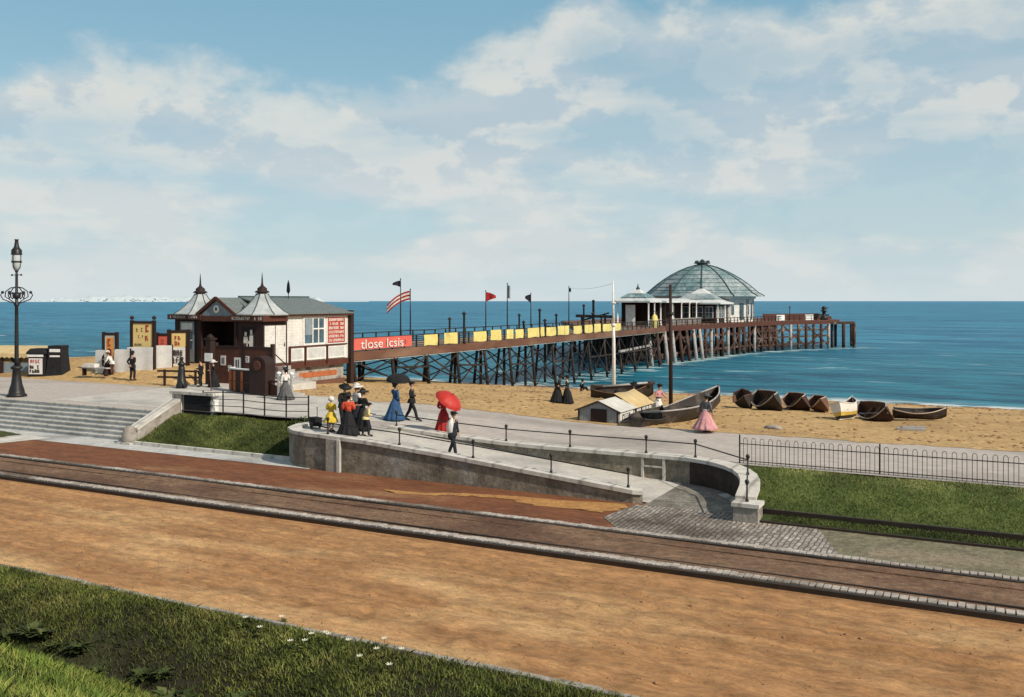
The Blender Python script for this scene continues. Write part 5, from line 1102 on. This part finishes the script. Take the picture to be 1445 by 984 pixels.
def person(label, u, v, z, face, H, top, low, dress=True, arms=('down','down'), lean=0, stride=0, hat=None, hatm='black', group=None, hem=.03, hemr=.44, hair='hair', sleeve=.062, belt=None, sit=False, collar=None, puff=1, apron=None, tail=.82):
    s = H/1.75
    t = thing('person', label, 'person', (u, v, z), math.radians(face)+PI/2, group)
    la = math.radians(lean)
    zd = -.80 if sit else 0
    def T(p):
        x, y, zz = p
        if zz > .93: dz = zz-.95; y, zz = y*math.cos(la) - dz*math.sin(la), .95 + dz*math.cos(la) + y*math.sin(la)
        return V((x*s, y*s, (zz+zd)*s))
    def R(r): return tuple(a*s for a in r) if isinstance(r, tuple) else r*s
    def S(ch): return [(k, T(p), R(r)) for k, p, r in ch]
    legs = {}
    for sd_, nm, st in ((-1,'l',stride),(1,'r',-stride)):
        if sit: legs[nm] = [(sd_*.10,-.40,1.25),(sd_*.11,-.62,.87),(sd_*.11,-.80,.84)]
        else: legs[nm] = [(sd_*.095,-.03-st*.5,.49),(sd_*.09,.03-st,.085+.05*max(0,-st)),(sd_*.10,-.15-st,.035)]
    def arm_pts(sd_, a):
        e, w = ARM[a]; return (sd_*.185,.01,1.415), (sd_*e[0],e[1],e[2]), (sd_*w[0],w[1],w[2])
    ch = [[('p',(0,.01,.96),(.145,.105)),('s',(0,.0,1.14),(.125,.09)),('c',(0,.0,1.32),(.15,.10)),('n',(0,.01,1.47),(.062,.06)),('k',(0,0,1.53),(.05,.052)),('j',(0,-.015,1.585),(.062,.072)),('h',(0,-.005,1.65),(.074,.092)),('t',(0,.01,1.715),(.055,.07))],
          [('h',0,0),('no',(0,-.105,1.63),(.014,.02))], [('h',0,0),('ea',(.084,.01,1.635),(.012,.026))], [('h',0,0),('eb',(-.084,.01,1.635),(.012,.026))], [('j',0,0),('ch',(0,-.075,1.565),(.025,.022))]]
    ch = [[(k, (T(p) if p else p), (R(r) if r else r)) for k, p, r in c] for c in ch]
    hands = {}
    for sd_, nm, a in ((-1,'l',arms[0]),(1,'r',arms[1])):
        S_, E_, W_ = arm_pts(sd_, a); S_, E_, W_ = T(S_), T(E_), T(W_)
        d = (W_-E_).normalized(); side = d.cross(V((0,0,1))); side = side.normalized() if side.length > .1 else V((0,1,0)); nrm = side.cross(d)
        Pm = W_ + d*.06*s; hands[nm] = Pm
        ch.append([('c',0,0),('S'+nm,S_,R(.058)),('E'+nm,E_,R(.042)),('W'+nm,W_,R((.027,.03))),('P'+nm,Pm,R((.034,.02)))])
        for q in range(4):
            b0 = Pm + d*.03*s + side*(q-1.5)*.02*s; L_ = (.036,.042,.04,.03)[q]*s
            ch.append([('P'+nm,0,0),(f'f{q}{nm}',b0,R(.0095)),(f'g{q}{nm}',b0+d*L_-nrm*.008*s,R(.009)),(f'i{q}{nm}',b0+d*L_*1.5-nrm*.032*s,R(.007))])
        tb = W_ + d*.03*s - side*.03*s
        ch.append([('P'+nm,0,0),('x'+nm,tb,R(.011)),('y'+nm,tb+(d*.03-side*.018-nrm*.012)*s,R(.0095))])
        k_, a_, to = legs[nm]
        ch.append([('p',0,0),('H'+nm,T((sd_*.095,.01,.90)),R(.088)),('K'+nm,T(k_),R(.056)),('A'+nm,T(a_),R(.038)),('F'+nm,T(to),R((.036,.028)))])
    body = skin_obj('body', ch, [M['skin'], M['eye']], t)
    eyes = [T((e,-.088,1.652)) for e in (-.032,.032)]
    for p in body.data.polygons:
        if any((p.center-e).length < .017*s for e in eyes): p.material_index = 1
    # footwear
    for nm in 'lr':
        k_, a_, to = legs[nm]; a_, to = T(a_), T(to)
        MB().tube([a_+V((0,.045*s,-.03*s)), a_+V((0,0,.03*s)), a_.lerp(to,.6)+V((0,0,.01)), to, to+(to-a_).normalized()*.06*s], [.04*s,.05*s,.048*s,.044*s,.02*s], 8).build('shoe', M['shoe'], t)
    # sleeves and bodice / jacket as one garment
    g = [[('a',(0,.01,.93 if not dress else .99),(.168,.13) if not dress else (.135,.11)),('b',(0,0,1.1),(.14 if dress else .155,.115)),('c',(0,-.005,1.32),(.172,.128)),('n',(0,.008,1.46),(.078,.072))]]
    for sd_, a in ((-1,arms[0]),(1,arms[1])):
        S_, E_, W_ = arm_pts(sd_, a); mid = tuple((x+y)/2 for x, y in zip(S_, E_))
        g.append([('c',0,0),(f'S{sd_}',S_,sleeve*1.2*puff),(f'M{sd_}',mid,sleeve*1.12*puff),(f'E{sd_}',E_,sleeve),(f'W{sd_}',W_,sleeve*.78)])
    g = [[(k, (T(p) if p else p), (R(r) if r else r)) for k, p, r in c] for c in g]
    skin_obj('bodice' if dress else 'jacket', g, M[top], t)
    if collar: MB().lathe([(.075,1.44),(.08,1.47),(.064,1.52)], 10).build('collar', M[collar], t).data.transform(Matrix.Identity(4)) if False else None
    def skirt(nm, m, z0, r0, z1, r1, pl, back=.0, n=54, amp=.10, parent=t):
        rings = []
        for i in range(9):
            q = i/8; zz = z0+(z1-z0)*q; r = r0+(r1-r0)*(q**.8) if nm != 'skirt' else r0 + (.21-r0)*sst(q, 0, .28) + (r1-.21)*q**1.6
            rings.append([T((r*math.cos(a)*(1+amp*q*math.sin(pl*a+1.3*math.sin(a*2))), (r*math.sin(a)*(1+amp*q*math.cos(pl*a)))*(.88 if q < .3 else .95) + back*math.sin(q*PI/2)*(1 if math.sin(a) > -.3 else .3), zz)) for a in lin(0, 2*PI*(1-1/n), n)])
        b = MB(); b.loft(rings, True, True); return b.build(nm, M[m], parent)
    if dress and not sit:
        skirt('skirt', low, 1.06, .128, hem/s if hem > .1 else hem, hemr, 11, .06)
        if belt: MB().loft([[T((r*1.03*math.cos(a), r*.86*math.sin(a), zz)) for a in lin(0, 2*PI*15/16, 16)] for zz, r in ((1.03,.14),(1.06,.142),(1.10,.148))], True, True).build('belt', M[belt], t)
    elif dress:
        MB().ball((0,-.3*s,.2*s), .42*s, 14, (.8,1.15,.5)).build('skirt', M[low], t)
    else:
        g = [[('p',(0,.01,.95),(.155,.12)),('q',(0,.01,1.03),(.15,.115))]]
        for sd_, nm in ((-1,'l'),(1,'r')):
            k_, a_, to = legs[nm]
            g.append([('p',0,0),('H'+nm,(sd_*.1,.01,.88),.105),('K'+nm,k_,.078),('A'+nm,(a_[0],a_[1],a_[2]+.03),.068)])
        g = [[(k, (T(p) if p else p), (R(r) if r else r)) for k, p, r in c] for c in g]
        skin_obj('trousers', g, M[low], t)
        if not sit: skirt('jacket_tails', top, 1.02, .162, tail, .20, 3, .02, 20, .03)
    # hair and hat
    hc = T((0,.022,1.668))
    b = MB(); b.ball(hc, .098*s, 12, (.92,1.02,.98))
    if dress: b.ball(T((0,.10,1.65)), .062*s, 8).ball(T((0,.03,1.73)), .07*s, 8, (1.2,1.1,.7))
    b.v = [tuple(V(p)) for p in b.v]; b.build('hair', M[hair], t)
    if hat:
        c = T((0,.01,1.735)); pr = {'wide': [(.255,-.02),(.27,0),(.13,.015),(.125,.10),(.09,.125),(.01,.13)], 'boater': [(.185,0),(.185,.015),(.11,.02),(.11,.10),(.01,.105)],
            'bowler': [(.14,-.02),(.155,-.005),(.11,.0),(.108,.06),(.085,.11),(.03,.135),(.005,.137)], 'tophat': [(.15,-.02),(.155,0),(.108,.005),(.104,.17),(.112,.19),(.005,.192)],
            'cap': [(.11,-.04),(.125,.0),(.135,.03),(.10,.055),(.005,.06)], 'bonnet': [(.12,-.13),(.15,-.08),(.15,.0),(.12,.07),(.06,.1),(.005,.105)], 'toque': [(.1,-.05),(.14,0),(.15,.05),(.1,.09),(.005,.1)]}[hat]
        hb = MB().lathe([(r*s, zz*s) for r, zz in pr], 18, (0,0,0), True, 0, True, 1, 1.08)
        ho = hb.build('hat', M[hatm], t); ho.location = c; ho.rotation_euler.x = la*.8 + (.08 if hat == 'wide' else .03)
        if hat == 'cap': MB().ext(-.08*s,.08*s,-.2*s,-.1*s,-.02*s,.0).build('peak', M[hatm], ho)
        if hat in ('wide','boater'): MB().lathe([(.128*s,.02*s),(.13*s,.055*s)], 16, cap=False, sy=1.08).build('hat_band', M['black'] if hatm != 'black' else M['gcloth'], ho)
        if hat == 'wide': MB().ball((.05*s,-.05*s,.12*s),.06*s,7,(1.4,1,.8)).ball((-.05*s,.02*s,.13*s),.05*s,7,(1.2,1.2,.9)).build('trimming', M[hatm], ho)
    t['hand'] = 0; del t['hand']
    Mw = Matrix.Translation((u,v,z)) @ Matrix.Rotation(math.radians(face)+PI/2, 4, 'Z')
    return t, {k: Mw @ p for k, p in hands.items()}, Mw
def parasol(label, hand, axis, m, r=.62, back=.45, length=1.0, n=10):
    t = thing('parasol', label, 'parasol', tuple(hand)); a = V(axis).normalized()
    q = a.to_track_quat('Z', 'Y').to_matrix().to_4x4()
    sh = MB().tube([(0,0,-.12),(0,0,length+.05)], .012, 6).build('shaft', M['deck'], t); sh.matrix_local = q
    b = MB(); rings = []
    for k in range(7):
        f = k/6; rings.append([((r*math.sin(f*PI/2.15))*math.cos(j*2*PI/(n*4))*(1-.05*f*abs(math.sin(j*PI/4))), (r*math.sin(f*PI/2.15))*math.sin(j*2*PI/(n*4))*(1-.05*f*abs(math.sin(j*PI/4))), length - r*.62*(1-math.cos(f*PI/2.15))) for j in range(n*4)])
    rings[0] = [(x*1+math.cos(j)*.004, y+math.sin(j)*.004, zz) for j, (x,y,zz) in enumerate(rings[0])]
    b.loft(rings, True, True, False); c = b.build('canopy', M[m], t); c.matrix_local = q
    rb = MB()
    for j in range(8): rb.tube([(0,0,length-.02)]+[(rings[k][(j*n*4)//8][0]*.985, rings[k][(j*n*4)//8][1]*.985, rings[k][(j*n*4)//8][2]-.01) for k in (2,4,6)], .006, 4)
    o = rb.build('ribs', M['iron'], t); o.matrix_local = q
    o = MB().lathe([(.02,length),(.012,length+.1),(.004,length+.14)], 6).build('ferrule', M['iron'], t); o.matrix_local = q
    return t
def gz(u, v):
    if v > 42: return beach(u, v)
    if -46.5 < u < -35.6 and v > 41.85: return .02
    return P(u) + (.008 if -46.4 < u < -23 else 0)
# by the boards, left
p, h, _ = person('man in a black suit seen from behind with hands clasped at his back', -52.1, 43.9, beach(-52.1,43.9), 100, 1.95, 'black', 'black', False, ('back','back'), hat='bowler', stride=.06)
person('vendor woman in white bonnet and dark skirt beside the small orange poster', -56.1, 45.1, beach(-56.1,45.1), 250, 1.62, 'wcloth', 'black', True, ('bend','bend'), hat='bonnet', hatm='wcloth', hemr=.36)
person('vendor in white shirt sleeves and brown trousers bending over the white cloth', -55.4, 44.9, beach(-55.4,44.9), 200, 1.66, 'wcloth', 'brown', False, ('reach','reach'), lean=28, hat='boater', hatm='straw')
# at the entrance
person('woman in white blouse and flared grey skirt by the white turnstile', -34.9, 39.7, P(-34.9)+.008, 160, 1.68, 'wcloth', 'gcloth', True, ('bend','down'), hat='wide', hatm='black', hemr=.52, belt='black', puff=1.25)
person('woman in black by the hoarding with a white straw hat, just showing over the counter', -43.9, 43.2, .02, 240, 1.62, 'black', 'black', True, ('bend','bend'), hat='wide', hatm='wcloth', hemr=.4)
person('man in dark clothes standing in shade between gate post and counter', -44.7, 42.9, .02, 200, 1.76, 'black', 'black', False, ('down','bend'), hat='cap')
# couple on the promenade
p, h, Mw = person('woman in a long blue dress strolling beneath a black parasol', -24.75, 35.7, P(-24.75)+.008, 75, 1.70, 'blue', 'blue', True, ('down','up'), hat='toque', hatm='navy', hemr=.52, puff=1.2)
parasol('small black parasol held over the woman in blue', h['r'], (.12,-.1,1), 'black', .60, length=.78)
person('man in a black suit walking in mid-stride beside the woman in blue', -24.05, 36.05, P(-24.05)+.008, 20, 1.80, 'black', 'black', False, ('bend','down'), stride=.30, hat='cap')
# red woman
p, h, Mw = person('woman in a red dress standing at the promenade railing under a red parasol', -21.35, 34.5, P(-21.35), 300, 1.66, 'redcloth', 'redcloth', True, ('bend','up'), lean=6, hat='wide', hatm='redcloth', hemr=.42, puff=1.3)
parasol('large red parasol tilted sideways by the woman in red', h['r'], (.62,.02,.8), 'redsilk', .66, length=.46)
# man on the ramp with bundle
p, h, Mw = person('man in a dark suit striding down the ramp with a white bundle on his shoulder', -18.75, 31.0, ramp_z(-18.75), 348, 1.72, 'navy', 'navy', False, ('sling','down'), lean=3, stride=.27, hat='cap')
t = thing('bundle', 'white cloth bundle slung over the shoulder of the man on the ramp', 'bundle', tuple(Mw @ V((-.26,-.12,1.36))))
b = MB(); b.loft([[(.17*k*math.cos(a)+.05*math.sin(zz*6), .15*k*math.sin(a), zz) for a in lin(0,2*PI*11/12,12)] for zz, k in ((-.46,.2),(-.40,.6),(-.2,.8),(0,.75),(.12,.45),(.18,.2))], True, True); b.build('cloth', M['wcloth'], t); MB().ball((0.02,0,-.52),.14,9,(1,1,1.1)).build('dark_bag', M['black'], t)
# group at the ramp head
person('tall man in black leaning forward at the back of the group on the ramp head', -25.15, 32.3, ramp_z(-25.1), 330, 1.86, 'black', 'black', False, ('reach','down'), lean=20, stride=.2, hat='wide', hatm='black')
person('woman in a white blouse and veiled white hat behind the group', -24.75, 32.75, ramp_z(-24.7), 250, 1.80, 'wcloth', 'navy', True, ('bend','bend'), hat='wide', hatm='wcloth', hemr=.42, puff=1.3)
person('person in a black hat and dark coat half hidden behind the woman in orange-red', -24.05, 32.25, ramp_z(-24.0), 265, 1.70, 'black', 'black', True, ('bend','bend'), hat='wide', hatm='black', hemr=.36)
person('woman in an orange-red jacket and full black skirt seen from behind', -23.85, 31.0, ramp_z(-23.8), 120, 1.66, 'vermilion', 'black', True, ('bend','bend'), hat='wide', hatm='black', hemr=.5, puff=1.45, sleeve=.07)
person('girl in a yellow dress and white bonnet with dark stockings', -24.75, 31.0, ramp_z(-24.7), 100, 1.45, 'ycloth', 'ycloth', True, ('bend','bend'), hat='bonnet', hatm='wcloth', hem=.42, hemr=.36, belt='ycloth', puff=1.3)
person('boy in a pale yellow shirt, dark cap and dark breeches beside the orange-red jacket', -23.2, 31.35, ramp_z(-23.2), 60, 1.40, 'pycloth', 'navy', False, ('bend','down'), lean=14, stride=.14, hat='cap', tail=.9)
# on the sand
person('woman in black with a wide hat stooping towards her companion on the sand', -23.55, 51.3, beach(-23.55,51.3), 10, 1.66, 'black', 'black', True, ('reach','down'), lean=16, hat='wide', hatm='black', hemr=.48)
person('woman in black with a pale scarf standing upright on the sand by the stooping one', -23.0, 51.45, beach(-23,51.45), 190, 1.68, 'black', 'black', True, ('down','bend'), hat='toque', hatm='black', hemr=.40)
person('person in a dark coat and white collar sitting alone on the sand near the water', -31.7, 74.0, beach(-31.7,74.0), 60, 1.75, 'black', 'black', False, ('bend','bend'), lean=10, hat='bowler', sit=True)
person('person in a black cloak and wide black hat behind the canvas-roofed shed', -17.65, 48.4, beach(-17.65,48.4), 330, 1.70, 'black', 'black', True, ('bend','bend'), lean=12, hat='wide', hatm='black', hemr=.46)
person('woman in a pink blouse and white skirt leaning on the boat beside the shed', -15.85, 47.4, beach(-15.85,47.4), 340, 1.74, 'pink', 'wcloth', True, ('bend','reach'), lean=10, hat='toque', hatm='black', hemr=.40, belt='black')
person('woman in a billowing pink skirt and dark bodice standing on the promenade edge', -11.5, 41.1, P(-11.5), 75, 1.66, 'gcloth', 'pink', True, ('skirt','skirt'), lean=8, hat='wide', hatm='gcloth', hem=.16, hemr=.60, belt='wcloth', puff=1.2)
# ------------------------------------------------------------------ plants on the near bank
def rosette(label, u, v, n, r, m, group, cat='plant', flowers=0, fm='petal'):
    z = fore(u, v); t = thing('plant', label, cat, (u, v, z-.02), random.random()*6, group)
    b = MB()
    for k in range(n):
        a = random.uniform(0, 2*PI); el = random.uniform(.15, 1.1); L_ = r*random.uniform(.6, 1.15); w_ = L_*random.uniform(.18, .3)
        d = V((math.cos(a), math.sin(a), 0)); sd_ = V((-d.y, d.x, 0))
        p0 = d*random.uniform(0, r*.25) + V((0,0,random.uniform(0,.12*r)))
        p1 = p0 + d*L_*.5*math.cos(el) + V((0,0,L_*.5*math.sin(el)+.03)); p2 = p0 + d*L_*math.cos(el*.6) + V((0,0,L_*math.sin(el)*.7))
        b.add([p0, p1-sd_*w_, p2, p1+sd_*w_, p1+V((0,0,-.02))], [(0,1,4),(1,2,4),(2,3,4),(3,0,4)], True)
    o = b.build('leaves', m, t)
    at = o.data.attributes.new('tint', 'FLOAT', 'POINT'); tv = [random.random()*.8+(.2 if random.random()<.1 else 0) for _ in range(n)]
    at.data.foreach_set('value', [x for x in tv for _ in range(5)])
    for k in range(flowers):
        a = random.uniform(0, 2*PI); q = random.uniform(0, r*.5); c = (math.cos(a)*q, math.sin(a)*q, random.uniform(.14, .24))
        fb = MB().tube([(c[0]*.6,c[1]*.6,0), c], .006, 4)
        fb.m = 0
        f = fb.build('stem', m, t)
        hb = MB()
        for j in range(7):
            an = j*2*PI/7; hb.add([c, (c[0]+.05*math.cos(an-.3), c[1]+.05*math.sin(an-.3), c[2]+.015), (c[0]+.075*math.cos(an), c[1]+.075*math.sin(an), c[2]+.03), (c[0]+.05*math.cos(an+.3), c[1]+.05*math.sin(an+.3), c[2]+.015)], [(0,1,2,3)])
        hb.build('blossom', M[fm], f)
    return t
GP = 'leafy plants along the foot of the near bank'
for k in range(72):
    u = -21 + k*.28 + random.uniform(-.3,.3); v = random.choice((11.9,12.3,12.7,13.1)) + random.uniform(-.2,.2)
    rosette('dark broad-leaved plant in the shaded hollow below the near bank', u, v, random.randint(40, 70), random.uniform(.2,.4), M['leaf'], GP)
FL = [(347,888),(371,897),(402,883),(417,912),(433,914),(443,907),(462,910),(466,914),(492,922),(510,941),(536,934),(545,919),(572,936),(554,950)]
GF = 'white wild flowers on the near bank'
for px, py in FL:
    Yd = 1300*7.0/(py-425); X = (px-722)/1300*Yd; u, v = .887*X-.4617*Yd, .4617*X+.887*Yd
    rosette('small white wild flower in the dark grass beside the road', u, max(12.2, v-.1), 9, .14, M['grass'], GF, 'flower', 1)
# bramble tuft at the end of the bar fence
t = thing('bramble_bush', 'small brownish bramble at the right end of the bar fence', 'bush', (-28.0,33.2,lbank(-28,33.2)))
b = MB()
for k in range(420):
    a = random.uniform(0,2*PI); q = random.random()**.6*.75; zz = random.uniform(0,.5)*(1.1-q); c = V((math.cos(a)*q*1.2, math.sin(a)*q*.6, zz)); d = V((random.gauss(0,1),random.gauss(0,1),random.gauss(0,.7))).normalized()*.07; e = d.cross(V((random.gauss(0,1),.3,1))).normalized()*.03
    b.add([c-d, c+e, c+d, c-e], [(0,1,2,3)])
o = b.build('leaves', M['leaf'], t); o.data.attributes.new('tint','FLOAT','POINT').data.foreach_set('value', [random.random() for _ in range(len(o.data.vertices))])
MB().tube([(0,0,-.1),(.1,0,.2),(.3,.05,.4)], .02, 5).tube([(0,0,-.1),(-.2,0,.3)], .02, 5).build('stem', M['dkwood'], t)
